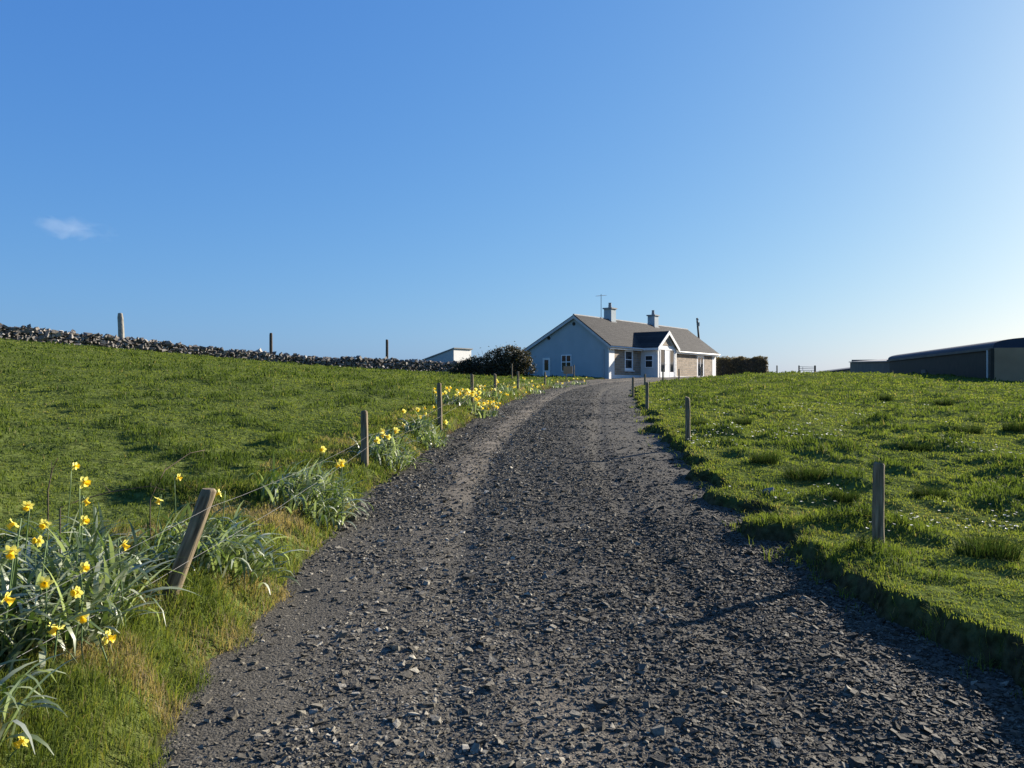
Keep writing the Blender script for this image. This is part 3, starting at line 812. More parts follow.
def strap_leaves(name, n, spread, hmean, wid, flop=(.55, -.25), seed=1, lowseg=False):
    """glaucous strap leaves rising from around the base and flopping over"""
    r_ = np.random.default_rng(seed)
    S = 4 if lowseg else 7
    a = r_.uniform(0, 2 * np.pi, n); rad = np.sqrt(r_.uniform(0, 1, n))
    bx = rad * np.cos(a) * spread[0]; by = rad * np.sin(a) * spread[1]
    L_ = hmean * r_.uniform(.65, 1.3, n)
    az = r_.uniform(0, 2 * np.pi, n)
    dx = np.cos(az) + flop[0] * 1.2; dy = np.sin(az) + flop[1] * 1.2
    dn = np.hypot(dx, dy) + 1e-6; dx /= dn; dy /= dn
    th0 = r_.uniform(.05, .85, n); bendr = r_.uniform(.9, 2.7, n) * r_.choice([.6, 1.0, 1.3], n)
    w = wid * r_.uniform(.7, 1.25, n)
    tw = r_.uniform(-.7, .7, n)
    x = bx.copy(); y = by.copy(); z = np.full(n, -0.03)
    V = np.zeros((n, S + 1, 2, 3))
    for k in range(S + 1):
        t = k / S
        th = th0 + bendr * max(t - .25, 0) / .75
        wk = w * (1 if t < .75 else max(0.12, (1 - t) / .25)) * .5
        sx = -dy * np.cos(tw * t) ; sy = dx * np.cos(tw * t); sz = np.sin(tw * t)
        V[:, k, 0] = np.stack([x - sx * wk, y - sy * wk, z - sz * wk], 1)
        V[:, k, 1] = np.stack([x + sx * wk, y + sy * wk, z + sz * wk], 1)
        st = L_ / S
        x = x + dx * np.sin(th) * st; y = y + dy * np.sin(th) * st; z = z + np.cos(th) * st
        z = np.maximum(z, 0.0)
    q_ = np.arange(n * (S + 1) * 2).reshape(n, S + 1, 2)
    f = np.stack([q_[:, :-1, 0], q_[:, :-1, 1], q_[:, 1:, 1], q_[:, 1:, 0]], -1).reshape(-1, 4)
    tint = np.repeat(np.clip(r_.normal(.45, .36, n), 0, 1), (S + 1) * 2)
    return np_mesh(name, V.reshape(-1, 3), [f], M['strap'], True, {'tint': tint})

def add_flower(root, head, face, seed, base=None, scale=1.0):
    """head: world point of the bloom; face: direction it looks; stem from the ground"""
    rr = random.Random(seed)
    head = Vector(head)
    if base is None:
        bx, by = head.x - rr.uniform(-.03, .08), head.y + rr.uniform(-.04, .04)
        base = Vector((bx, by, gz(bx, by) - .02))
    L0 = root.location
    back = head - Vector(face).normalized() * .022 * scale
    up = back + Vector((0, 0, .010))
    neck = up - Vector(face).normalized() * .02 * scale + Vector((0, 0, -.012))
    pts = [base, base.lerp(neck, .4) + Vector((rr.uniform(-.015, .015), 0, 0)), base.lerp(neck, .8), neck, up, back, head]
    mb = MB(); mb.tube([p - L0 for p in pts], [.0042 * scale, .004 * scale, .0038 * scale, .0036 * scale, .004 * scale, .006 * scale, .005 * scale], 6)
    mb.build("stem", M['stemgreen'], root, None, True)
    pm, tm = FM[seed % 4]
    fl = link("flower", pm, root, head - L0)
    fl.rotation_euler = Vector(face).to_track_quat('Z', 'Y').to_euler()
    fl.scale = (scale,) * 3
    link("trumpet", tm, fl)

def clump(x, y, label, nleaf, spread, h, wid, flop, seed, heads=(), nauto=0, autoh=(.3, .42), fscale=1.0, lowseg=False, group='daffodil clumps under the fence'):
    z = gz(x, y)
    root = empty("daffodil_clump", (x, y, z))
    tag(root, label, 'daffodils', group)
    lm = strap_leaves("leaves", nleaf, spread, h, wid, flop, seed, lowseg)
    # seat each leaf foot on the sloping ground
    co = np.empty(len(lm.vertices) * 3, dtype=np.float32); lm.vertices.foreach_get("co", co); co = co.reshape(-1, 3)
    per = len(co) // nleaf
    foot = co.reshape(nleaf, per, 3)[:, 0, :]
    dz = terrain(foot[:, 0] + x, foot[:, 1] + y) - z
    # keep drooping tips above the ground as well
    tz = terrain(co[:, 0] + x, co[:, 1] + y) - z
    co[:, 2] = np.maximum(co[:, 2] + np.repeat(dz, per), tz + .012 - .04 * (np.arange(len(co)) % per < 2))
    lm.vertices.foreach_set("co", co.ravel()); lm.update()
    link("leaves", lm, root)
    rr = random.Random(seed)
    for k, (px, py, Dh) in enumerate(heads):
        f = Vector((rr.uniform(-.9, 1.0), rr.uniform(-1.0, .15), rr.uniform(-.75, .15)))
        add_flower(root, at(px, py, Dh), f, seed * 31 + k, scale=fscale * rr.uniform(.68, .95))
    for k in range(nauto):
        a = rr.uniform(0, 6.283); q_ = math.sqrt(rr.random())
        hx, hy = x + spread[0] * 1.15 * q_ * math.cos(a), y + spread[1] * 1.1 * q_ * math.sin(a)
        f = Vector((rr.uniform(-.6, 1), rr.uniform(-1, .3), rr.uniform(-.4, .3)))
        add_flower(root, (hx, hy, gz(hx, hy) + rr.uniform(*autoh)), f, seed * 57 + k, scale=fscale * rr.uniform(.85, 1.1))
    return root

clump(-2.52, 4.05, 'biggest nearest daffodil clump with a dozen nodding blooms beside the leaning post', 900, (.44, .64), .50, .022, (.25, -.25), 3,
      heads=[(14, 523, 3.69), (12, 551, 3.58), (40, 541, 3.85), (84, 567, 3.85), (123, 544, 4.12), (45, 583, 3.63), (78, 592, 3.74), (107, 637, 3.69), (56, 626, 3.52), (82, 617, 3.63), (84, 520, 4.29), (28, 505, 4.51), (5, 598, 3.41)])
clump(-2.02, 2.95, 'low daffodil tuft at the bottom edge with one orange yellow bloom near the ground', 60, (.16, .18), .36, .017, (.5, -.2), 4, heads=[(23, 740, 2.85)])
clump(-2.85, 5.0, 'daffodil clump behind the nearest one, leggy blooms held high on bare stems', 190, (.46, .40), .52, .018, (.5, -.2), 5,
      heads=[(84, 482, 4.5), (85, 500, 4.5), (75, 466, 5.2), (45, 524, 4.4)])
clump(-2.22, 5.75, 'daffodil leaves flopping over just beyond the leaning post with hardly a bloom', 300, (.42, .46), .42, .021, (.8, -.3), 6, heads=[(178, 477, 5.9), (220, 493, 5.7), (159, 499, 5.5)])
clump(-2.16, 8.2, 'mid distance daffodil clump of pale flopping leaves before the second post, two yellow blooms', 380, (.44, .66), .42, .023, (.8, -.3), 7, heads=[(323, 449, 8.6), (342, 462, 8.0), (339, 465, 8.1)], fscale=1.45)
clump(-1.86, 11.6, 'daffodil clump hugging the far side of the second post, orange blooms in front', 300, (.38, .7), .40, .025, (.7, -.25), 8, heads=[(384, 434, 11.2), (389, 437, 11.2), (382, 431, 11.4), (404, 424, 12.4), (378, 440, 10.9), (396, 430, 12)], fscale=1.5)
clump(-1.55, 14.0, 'daffodil clump with pale cream blooms just before the third post', 230, (.34, .6), .38, .027, (.5, -.2), 9, heads=[(418, 409, 14), (426, 414, 13.8), (420, 416, 13.6), (433, 407, 14.4), (404, 411, 14.6), (424, 407, 14.2), (446, 422, 13.4)], fscale=1.3)
far = [(19.6, 453, 'bright full yellow far daffodil clump on the field side of its post', 34, (.45, .7)),
       (19.7, 482, 'bright far daffodil clump leaning on the post, full yellow, on the drive side', 34, (.40, .7)),
       (24.5, 488, 'daffodil clump before the dark shrub between two fence posts', 13, (.55, .9)),
       (28.5, 510, 'smaller daffodil clump under the right end of the dark shrub', 9, (.55, 1.0)),
       (34.0, 532, 'sparse daffodil clump in front of the corner of the blue gable wall', 9, (.6, 1.2)),
       (40.5, 556, 'thin daffodil clump by the notice board', 6, (.6, 1.1)),
       (45.0, 577, 'farthest daffodil clump, at the end of the fence where the drive meets the yard', 7, (.6, .9))]
for k, (Dc, px, lab, nf, spr) in enumerate(far):
    clump((px - 512) / F * Dc, Dc, lab, 90, spr, .36, .03, (.2, -.1), 20 + k, nauto=nf, autoh=(.26, .44), fscale=1.25, lowseg=True)

# bramble canes arching out of the daffodils
for k, (pts, lab) in enumerate([
    ([(150, 500, 5.6), (165, 470, 5.7), (190, 453, 5.9), (205, 450, 6.0)], 'thin dark bramble cane arching above the daffodils by the leaning post'),
    ([(60, 508, 4.7), (80, 500, 4.8), (110, 492, 4.9), (150, 486, 5.0), (165, 490, 5.0)], 'pale dry bramble cane lying over the daffodils behind the tall stems'),
    ([(48, 490, 5.3), (52, 470, 5.3), (58, 458, 5.3)], 'dead upright plant stalk in the grass behind the nearest daffodils')]):
    P = [at(*q_) for q_ in pts]
    g = Vector((P[0].x, P[0].y, gz(P[0].x, P[0].y) - .02))
    mb = MB(); mb.tube([g] + P, [.005, .0045, .004, .003] + [.002] * (len(P) - 3), 5)
    for q_ in P[1:-1]:
        mb.tube([q_, q_ + Vector((random.uniform(-.05, .08), 0, random.uniform(.02, .09)))], [.0025, .001], 4)
    tag(mb.build("bramble_cane", M['twig'], None, None, True), lab, 'bramble', 'dry canes in the daffodils')

# ------------------------------------------------------------------ dry stone wall on the hill
def drystone():
    path = np.array([(-62, 14.5), (-46, 32), (-38.5, 40), (-31, 48), (-25, 55), (-19, 62), (-13.2, 67), (-7.5, 72), (-3.0, 75.5), (1.0, 78)])
    P = catmull(path, 0.2); s = np.concatenate([[0], np.cumsum(np.linalg.norm(np.diff(P, axis=0), axis=1))])
    T = np.gradient(P, axis=0); T /= np.linalg.norm(T, axis=1)[:, None]
    g = terrain(P[:, 0], P[:, 1])
    top = np.interp(P[:, 1], [40, 48, 55, 62, 68, 72], [.98, .98, .75, .80, 1.0, 1.08]) + 0.30 * (fbm(s * .35, s * 0, 101) - .5)
    pos = []; size = []
    row_h = 0.17
    for face in (-.24, .24):
        for r_ in range(8):
            a = rng.uniform(0, .3)
            while a < s[-1]:
                L_ = rng.uniform(.16, .42)
                c = a + L_ / 2
                if c > s[-1]: break
                hh = np.interp(c, s, top); z = (r_ + .5) * row_h + rng.normal(0, .03)
                if z < hh - (0.07 if r_ > 4 else 0):
                    x = np.interp(c, s, P[:, 0]); y = np.interp(c, s, P[:, 1]); tx = np.interp(c, s, T[:, 0]); ty = np.interp(c, s, T[:, 1])
                    o = face * (1 - .25 * z) + rng.normal(0, .035)
                    pos.append((x + ty * o, y - tx * o, np.interp(c, s, g) + z)); size.append(L_ * .62)
                a += L_ * .92
    a = 0                                # loose coping stones give the broken top line
    while a < s[-1]:
        L_ = rng.uniform(.2, .5)
        x = np.interp(a, s, P[:, 0]); y = np.interp(a, s, P[:, 1])
        pos.append((x + rng.normal(0, .12), y + rng.normal(0, .12), np.interp(a, s, g) + np.interp(a, s, top) + rng.uniform(-.16, .03))); size.append(L_ * .55)
        a += L_ * rng.uniform(.5, 1.3)
    pos = np.array(pos); size = np.array(size)
    st = stones_mesh("stones", pos, size, M['wallstone'], np.clip(rng.beta(1.4, 2.8, len(pos)), 0, 1), (.4, .8), .35, .42)
    root = link("stone_wall", st)
    tag(root, 'long grey dry stone wall of rough stacked field stones along the hill crest', 'stone wall')
    mb = MB()
    n = len(P)
    idx = list(range(0, n, 4))
    pts = []; f = []
    for j, i in enumerate(idx):
        for o, zz in ((-.17, -.2), (-.12, top[i] - .12), (.12, top[i] - .12), (.17, -.2)):
            pts.append((P[i, 0] + T[i, 1] * o, P[i, 1] - T[i, 0] * o, g[i] + zz))
        if j: 
            b = (j - 1) * 4
            f += [(b + k, b + k + 1, b + k + 5, b + k + 4) for k in range(3)]
    mb.poly(pts, f)
    mb.build("rubble_core", M['twig'], root)
drystone()
# standing stone and two stakes at the wall
def standing_stone():
    p = at(122, 340, 56.5); g = gz(p.x, p.y)
    h = CAM_H + (384 - 313) / F * 56.5 - g
    mb = MB(); lv = [(-.3, .20, .15), (h * .3, .19, .15), (h * .6, .20, .14), (h * .88, .175, .13), (h * .985, .155, .11), (h, .12, .08)]
    pts = []; n = 8
    for z, a, b in lv:
        for k in range(n):
            w = 2 * math.pi * (k + .5) / n
            pts.append((-.05 * z + a * math.copysign(abs(math.cos(w)) ** .6, math.cos(w)) * random.uniform(.9, 1.1), b * math.copysign(abs(math.sin(w)) ** .6, math.sin(w)), z))
    f = [(i * n + k, i * n + (k + 1) % n, (i + 1) * n + (k + 1) % n, (i + 1) * n + k) for i in range(len(lv) - 1) for k in range(n)]
    f.append(tuple((len(lv) - 1) * n + k for k in range(n)))
    mb.poly(pts, f)
    tag(mb.build("standing_stone", M['standing'], None, (p.x, p.y, g)), 'tall narrow upright grey stone rising above the stone wall on the hill', 'standing stone')
standing_stone()
for px, yt, Dp, lab in [(271, 333, 65, 'dark thin stake rising behind the stone wall, nearer the standing stone'), (387, 339.5, 72.5, 'dark thin stake rising behind the stone wall, nearer the white shed')]:
    p = at(px, 360, Dp); g = gz(p.x, p.y); h = CAM_H + (384 - yt) / F * Dp - g
    o = post_mesh(h, .13, px).build("wall_stake", M['twig'], None, (p.x, p.y, g), True)
    tag(o, lab, 'stake', 'stakes behind the stone wall')

# ------------------------------------------------------------------ the bungalow (local x along its front, local y to the back)
HA = R(53.25)
house = empty("bungalow", (7.05, 58, 2.10), HA)
tag(house, 'long single storey house with pale blue gable, grey slate roof and white gabled porch', 'house')
LEN, RY, RZ, EZ, BY, BZ = 20.0, 2.86, 4.62, 2.46, 7.5, 2.12
MB().prism_x([(0, -1.0), (BY, -1.0), (BY, BZ), (RY, RZ), (0, EZ)], 0, LEN).build("wall", M['render'], house)
def roof_slab(y0, z0, y1, z1, x0, x1, t=.10, lift=.01):
    n = Vector((0, -(z1 - z0), (y1 - y0))).normalized()
    if n.z < 0: n = -n
    a = Vector((0, y0, z0)) + n * lift; b = Vector((0, y1, z1)) + n * lift
    c = b + n * t; d = a + n * t
    return [(a.y, a.z), (b.y, b.z), (c.y, c.z), (d.y, d.z)]
fs = (RZ - EZ) / RY; bs = (RZ - BZ) / (BY - RY)
mb = MB()
mb.prism_x(roof_slab(-.30, EZ - .30 * fs, RY, RZ, 0, 0), -.18, LEN + .18)
mb.prism_x(roof_slab(RY, RZ, BY + .28, BZ - .28 * bs, 0, 0), -.18, LEN + .18)
roof = mb.build("roof", M['slate'], house)
mb = MB(); mb.tube([(-.19, RY, RZ + .10), (LEN + .19, RY, RZ + .10)], .085, 8); mb.build("ridge_tiles", M['slate_dark'], roof)
MB().box(-.18, LEN + .18, -.335, -.305, EZ - .30 * fs - .16, EZ - .30 * fs + .07).build("fascia", M['white'], roof)
MB().box(-.16, LEN + .16, -.305, -.002, EZ - .30 * fs - .06, EZ - .30 * fs - .03).build("soffit", M['white'], roof)
mb = MB(); mb.tube([(-.2, -.39, EZ - .30 * fs + .0), (LEN + .2, -.39, EZ - .30 * fs + .0)], .055, 8); mb.build("gutter", M['white'], roof, None, True)
def barge(x0, x1):
    m = MB()
    for (ya, za, yb, zb) in ((-.34, EZ - .34 * fs, RY, RZ), (RY, RZ, BY + .3, BZ - .3 * bs)):
        m.poly([(x0, ya, za - .17), (x0, yb, zb - .17), (x0, yb, zb + .05), (x0, ya, za + .05), (x1, ya, za - .17), (x1, yb, zb - .17), (x1, yb, zb + .05), (x1, ya, za + .05)],
               [(0, 1, 2, 3), (7, 6, 5, 4), (0, 4, 5, 1), (1, 5, 6, 2), (2, 6, 7, 3), (3, 7, 4, 0)])
    m.build("barge_board", M['shaded_trim'], roof)
barge(-.215, -.183); barge(LEN + .183, LEN + .215)
# front wall: openings cut out of the cladding
WIN = (2.42, 3.75, .55, 2.12); DOR = (15.75, 17.35, .0, 2.1); PX0, PX1 = 5.0, 8.34
def cladding(x0, x1, z0, z1, holes):
    m = MB(); xs_ = sorted(holes)
    c = x0
    for (a, b, lo, hi) in xs_:
        m.box(c, a, -.07, -.004, z0, z1)
        if lo > z0: m.box(a, b, -.07, -.004, z0, lo)
        if hi < z1: m.box(a, b, -.07, -.004, hi, z1)
        c = b
    m.box(c, x1, -.07, -.004, z0, z1)
    return m
cladding(.80, PX0, .18, 2.24, [WIN]).build("stone_cladding", M['clad'], house)
cladding(PX1, 19.15, .18, 2.24, [DOR[:2] + (.18, 2.1)]).build("stone_cladding", M['clad'], house)
MB().box(.0, .80, -.09, -.004, -.5, 2.25).build("quoin", M['white'], house); MB().box(19.15, LEN, -.09, -.004, -.5, 2.25).build("quoin", M['white'], house)
MB().box(.802, PX0 - .002, -.10, -.004, -.5, .178).build("plinth", M['white'], house); MB().box(PX1 + .002, 15.748, -.10, -.004, -.5, .178).build("plinth", M['white'], house); MB().box(17.352, 19.148, -.10, -.004, -.5, .178).build("plinth", M['white'], house)
def window(x0, x1, z0, z1, yf, parent, bars=(1, 1), name="window", t=.08):
    m = MB()                      # frame = outer frame and glazing bars
    m.box(x0, x0 + t, yf, yf + .05, z0, z1); m.box(x1 - t, x1, yf, yf + .05, z0, z1)
    m.box(x0 + t, x1 - t, yf, yf + .05, z0, z0 + t); m.box(x0 + t, x1 - t, yf, yf + .05, z1 - t, z1)
    zz = z0 + (z1 - z0) * .52
    if bars[1]: m.box(x0 + t, x1 - t, yf + .004, yf + .05, zz - .03, zz + .03)
    if bars[0]: 
        xm = (x0 + x1) / 2
        if bars[1]: m.box(xm - .03, xm + .03, yf + .006, yf + .05, z0 + t, zz - .03); m.box(xm - .03, xm + .03, yf + .006, yf + .05, zz + .03, z1 - t)
        else: m.box(xm - .03, xm + .03, yf + .006, yf + .05, z0 + t, z1 - t)
    w = m.build(name, M['upvc'], parent)
    MB().box(x0 + t - .01, x1 - t + .01, yf + .03, yf + .04, z0 + t - .01, z1 - t + .01).build("pane", M['glass'], w)
    return w
w = window(*WIN, -.058, house, (0, 1), t=.16)
MB().box(WIN[0] - .08, WIN[1] + .08, -.16, -.06, WIN[2] - .10, WIN[2] - .004).build("sill", M['white'], w)
d = window(DOR[0], DOR[1], .0, 2.1, -.058, house, (1, 0), "glazed_door", .22)
# porch
PD = 1.5; PE = 2.42; PR = 3.60; PM = (PX0 + PX1) / 2
pw = MB().prism_y([(PX0, -.8), (PX1, -.8), (PX1, PE), (PM, PR), (PX0, PE)], -PD, -.072).build("porch_wall", M['white'], house)
ps = (PR - PE) / (PM - PX0)
def pslab(xa, za, xb, zb, t=.09):
    n = Vector((-(zb - za), 0, xb - xa)).normalized()
    if n.z < 0: n = -n
    a = Vector((xa, 0, za)) + n * .008; b = Vector((xb, 0, zb)) + n * .008; c = b + n * t; e = a + n * t
    return [(a.x, a.z), (b.x, b.z), (c.x, c.z), (e.x, e.z)]
mb = MB(); mb.prism_y(pslab(PX0 - .25, PE - .25 * ps, PM, PR), -PD - .2, 1.45); mb.prism_y(pslab(PM, PR, PX1 + .25, PE - .25 * ps), -PD - .2, 1.45)
proof = mb.build("porch_roof", M['slate'], house)
m = MB()
for xa, za, xb, zb in ((PX0 - .28, PE - .28 * ps, PM, PR), (PM, PR, PX1 + .28, PE - .28 * ps)):
    ya, yb = -PD - .235, -PD - .203
    m.poly([(xa, ya, za - .2), (xb, ya, zb - .2), (xb, ya, zb + .11), (xa, ya, za + .11), (xa, yb, za - .2), (xb, yb, zb - .2), (xb, yb, zb + .11), (xa, yb, za + .11)],
           [(0, 1, 2, 3), (7, 6, 5, 4), (0, 4, 5, 1), (1, 5, 6, 2), (2, 6, 7, 3), (3, 7, 4, 0)])
m.build("barge_board", M['white'], proof)
m = MB(); m.box(PX0 - .29, PX0 - .255, -PD - .2, -.34, PE - .25 * ps - .13, PE - .25 * ps + .07); m.box(PX1 + .255, PX1 + .29, -PD - .2, -.34, PE - .25 * ps - .13, PE - .25 * ps + .07)
m.build("fascia", M['white'], proof)
# diamond stone panel in the porch gable, corner posts, door
MB().prism_y([(PM - .95, PE + .12), (PM + .95, PE + .12), (PM, PR - .32)], -PD - .03, -PD - .003).build("gable_panel", M['clad'], house)
MB().box(PX0 + .0, PX0 + .22, -PD - .05, -PD - .004, -.5, PE - .1).build("corner_post", M['white'], house); MB().box(PX1 - .22, PX1, -PD - .05, -PD - .004, -.5, PE - .1).build("corner_post", M['white'], house)
m = MB(); x0, x1 = PX0 + .45, PX1 - .45
for k in range(4):
    xx = x0 + (x1 - x0) * k / 3; m.box(xx - .05, xx + .05, -PD - .055, -PD - .004, .0, 2.18)
m.box(x0 - .05, x1 + .05, -PD - .06, -PD - .004, 2.182, 2.28); m.box(x0 + .05, x1 - .05, -PD - .045, -PD - .004, .0, .45)
pdoor = m.build("porch_door", M['upvc'], house)
for k in range(3):
    a = x0 + (x1 - x0) * k / 3 + .052; b = x0 + (x1 - x0) * (k + 1) / 3 - .052
    if k == 1: MB().box(a, b, -PD - .04, -PD - .006, .452, 2.178).build("leaf", M['white'], pdoor)
    else: MB().box(a, b, -PD - .03, -PD - .006, .452, 2.178).build("pane", M['glass'], pdoor)
mb = MB(); mb.tube([(x0 + (x1 - x0) / 3 + .12, -PD - .09, 1.05), (x0 + (x1 - x0) / 3 + .24, -PD - .09, 1.05)], .018, 6); mb.build("handle", M['wire'], pdoor)
def side_window(x, y0, y1, z0, z1, parent, name, tr=.07, mat='upvc', mid=True, out=-.05):
    """window in a wall that faces local -x"""
    m = MB(); xa, xb = x + out, x - .004
    m.box(xa, xb, y0, y0 + tr, z0, z1); m.box(xa, xb, y1 - tr, y1, z0, z1); m.box(xa, xb, y0 + tr, y1 - tr, z0, z0 + tr); m.box(xa, xb, y0 + tr, y1 - tr, z1 - tr, z1)
    if mid: m.box(xa + .004, xb, y0 + tr, y1 - tr, z0 + (z1 - z0) * .55, z0 + (z1 - z0) * .55 + .06)
    w = m.build(name, M[mat], parent)
    MB().box(xa + .02, xa + .03, y0 + tr - .01, y1 - tr + .01, z0 + tr - .01, z1 - tr + .01).build("pane", M['glass'], w)
    return w
side_window(PX0, -1.15, -.45, .75, 1.75, house, "window")
# gable wall (faces local -x): local y at a pixel column
def gy(px):
    k = (px - 512) / F
    return (7.05 - 58 * k) / (.801 + .598 * k)
w = side_window(0, gy(571.5), gy(561.5), .45, 1.72, house, "window", .06, 'upvc', True)
m = MB(); c = (gy(571.5) + gy(561.5)) / 2; m.box(-.047, -.02, c - .03, c + .03, .512, 1.658); m.build("mullion", M['upvc'], w)
dr = side_window(0, gy(550.5), gy(543), -.25, 1.52, house, "side_door", .16, 'white', False)
MB().box(-.042, -.006, gy(550.5) + .162, gy(543) - .162, -.088, .55).build("lower_panel", M['white'], dr)
for yy_, zz_ in ((gy(574), 4.05), (gy(549), 3.05)):
    mb = MB(); mb.tube([(-.03, yy_, zz_), (-.004, yy_, zz_)], .14, 10); mb.build("vent", M['sheet_dark'], house)
mb = MB(); mb.tube([(-.06, .35, 2.1), (-.06, .35, -.4)], .04, 8); mb.build("downpipe", M['render'], house)
# chimneys
for s, zt in ((5.3, 5.55), (12.97, 5.52)):
    ch = MB().box(s - .38, s + .38, RY - .34, RY + .34, RZ - .5, zt).build("chimney", M['render'], house)
    MB().box(s - .47, s + .47, RY - .42, RY + .42, zt + .002, zt + .10).build("cap", M['slate_dark'], ch)
    mb = MB(); mb.tube([(s, RY, zt + .13), (s, RY, zt + .45), (s, RY, zt + .52)], [.14, .11, .13], 10); mb.build("pot", M['slate_dark'], ch)
    MB().box(s - .44, s + .44, RY - .40, RY + .40, RZ - .42, RZ - .08).build("flashing", M['slate_dark'], ch)
ax, ay = 3.72, RY - .1
mb = MB(); mb.tube([(ax, ay, RZ + .1), (ax, ay, RZ + 2.0)], .025, 6); mb.tube([(ax - .5, ay + .1, RZ + 1.82), (ax + .5, ay - .1, RZ + 1.95)], .018, 5)
for k in range(6): mb.tube([(ax - .4 + k * .16, ay - .28, RZ + 1.83 + .02 * k), (ax - .4 + k * .16, ay + .28, RZ + 1.83 + .02 * k)], .01, 4)
mb.build("aerial", M['wire'], house)
# notice board in front of the gable
p = at(568, 378, 47.5); g = gz(p.x, p.y)
nb = empty("notice_board", (p.x, p.y, g), R(8))
tag(nb, 'small grey board on a thin post in the daffodils before the gable window', 'sign')
MB().box(-.28, .28, -.02, .02, .62, 1.08).build("board", M['concrete'], nb, None, False, .01)
mb = MB(); mb.tube([(-.1, .045, -.3), (-.1, .045, 1.05)], .025, 8); mb.build("post", M['post'], nb)

# ------------------------------------------------------------------ white shed beyond the stone wall
shed = empty("white_shed", (-5.75, 78, gz(-5.75, 78)), HA)
tag(shed, 'low white rendered shed with sloping roof line between stone wall and dark shrub', 'shed')
g0 = shed.location.z
MB().prism_x([(0, -.6), (4.0, -.6), (4.0, 4.0 - g0), (0, 5.06 - g0)], 0, 2.7).build("wall", M['white'], shed)
MB().prism_x([(.02, -.6), (3.98, -.6), (3.98, 4.0 - g0), (.02, 5.05 - g0)], -.03, -.003).build("gable_shade_slab", M['render'], shed)  # grey-blue slab puts the shade of the white gable into its colour
m = MB(); m.prism_x([(-.14, 5.06 - g0 + .04), (-.14, 5.06 - g0 + .14), (4.2, 4.0 - g0 + .09), (4.2, 4.0 - g0 - .01)], -.12, 2.8); m.build("roof", M['slate_dark'], shed)

# ------------------------------------------------------------------ shrubs and hedge
def leaf_cloud(name, blobs, n, size, mat, core_mat=None, box=None, seed=1):
    r_ = np.random.default_rng(seed)
    pts = []
    if box is not None:
        (x0, x1), (y0, y1), (z0, z1) = box
        p = r_.uniform(0, 1, (n, 3)) * np.array([x1 - x0, y1 - y0, z1 - z0]) + np.array([x0, y0, z0])
        # keep them near the surface, with an uneven skin
        q_ = np.minimum.reduce([p[:, 0] - x0, x1 - p[:, 0], p[:, 1] - y0, y1 - p[:, 1], z1 - p[:, 2]])
        p = p[q_ < .3 + .15 * r_.random(n)]
        p += .34 * (np.stack([fbm(p[:, 0] * 1.4, p[:, 2] * 1.4, 5), fbm(p[:, 1] * 1.4 + 7, p[:, 0] * 1.4, 6), 1.8 * fbm(p[:, 0] * 1.1, p[:, 1] * 1.1, 7)], 1) - .5)
        pts = p
    else:
        w = np.array([b[3] ** 2 for b in blobs]); w = w / w.sum()
        k = r_.choice(len(blobs), n, p=w); B = np.array(blobs)[k]
        dr_ = r_.normal(0, 1, (n, 3)); dr_ /= np.linalg.norm(dr_, axis=1)[:, None]
        rad = B[:, 3] * (r_.uniform(.35, 1, n) ** .5) * (1 + .25 * r_.normal(0, 1, n) * (r_.random(n) < .25))
        pts = B[:, :3] + dr_ * rad[:, None] * np.array([1, 1, .9])
        pts = pts[pts[:, 2] > -.1]
    n = len(pts)
    sz = size * r_.uniform(.6, 1.4, n)
    rot = rand_rot(n, 1.2)
    quad = np.array([(-1, 0, 0), (0, -.45, .1), (1.2, 0, 0), (0, .45, .1)])
    v = np.einsum('nij,kj->nki', rot, quad) * sz[:, None, None] + pts[:, None]
    f = np.arange(n * 4).reshape(n, 4)
    return np_mesh(name, v.reshape(-1, 3), [f], mat, False, {'tint': np.repeat(np.clip(r_.normal(.45, .28, n), 0, 1), 4)})
bx, by = -.65, 54.0
bush = empty("dark_shrub", (bx, by, gz(bx, by)))
tag(bush, 'large dark evergreen shrub with bare twigs on top beside the blue gable', 'shrub')
blobs = [(.3, 0, 1.25, 1.0), (1.05, .1, .95, .85), (-.5, .1, 1.1, .9), (-1.3, .2, .75, .72), (.6, -.3, .6, .9), (1.7, .1, .5, .6), (-1.9, .3, .4, .5), (.75, .1, 1.55, .65), (-.3, -.3, .5, .8), (-2.4, .5, .6, .7), (-3.0, .7, .35, .55), (-1.9, .2, .9, .6), (-2.6, .5, .75, .55), (-3.4, .8, .25, .4), (1.4, -.1, 1.2, .7)]
link("foliage", leaf_cloud("foliage", blobs, 15000, .065, M['leafdark'], seed=4), bush)
mb = MB()
for k in range(70):
    a = random.uniform(-2.3, 2.0); b = random.uniform(-.5, .6); h = random.uniform(1.0, 2.15) * (1 - .12 * abs(a))
    mb.tube([(a * .5, b * .3, -.1), (a * .9, b * .8, h * .6), (a * 1.05 + random.uniform(-.2, .2), b, h)], [.025, .015, .007], 4)
mb.build("branches", M['twig'], bush)
hd = empty("clipped_hedge", (20.6, 77.5, gz(20.6, 77.5)), R(4))
tag(hd, 'clipped brown green hedge running from the far end of the house', 'hedge')
ztop = CAM_H + (384 - 358.5) / F * 77.5 - hd.location.z
link("foliage", leaf_cloud("foliage", None, 16000, .075, M['hedgeleaf'], box=((-.6, 4.45), (-.55, .55), (-.1, ztop)), seed=6), hd)
m = MB().box(-.45, 4.3, -.38, .38, -.2, ztop - .16); m.build("inner_branches", M['twig'], hd)

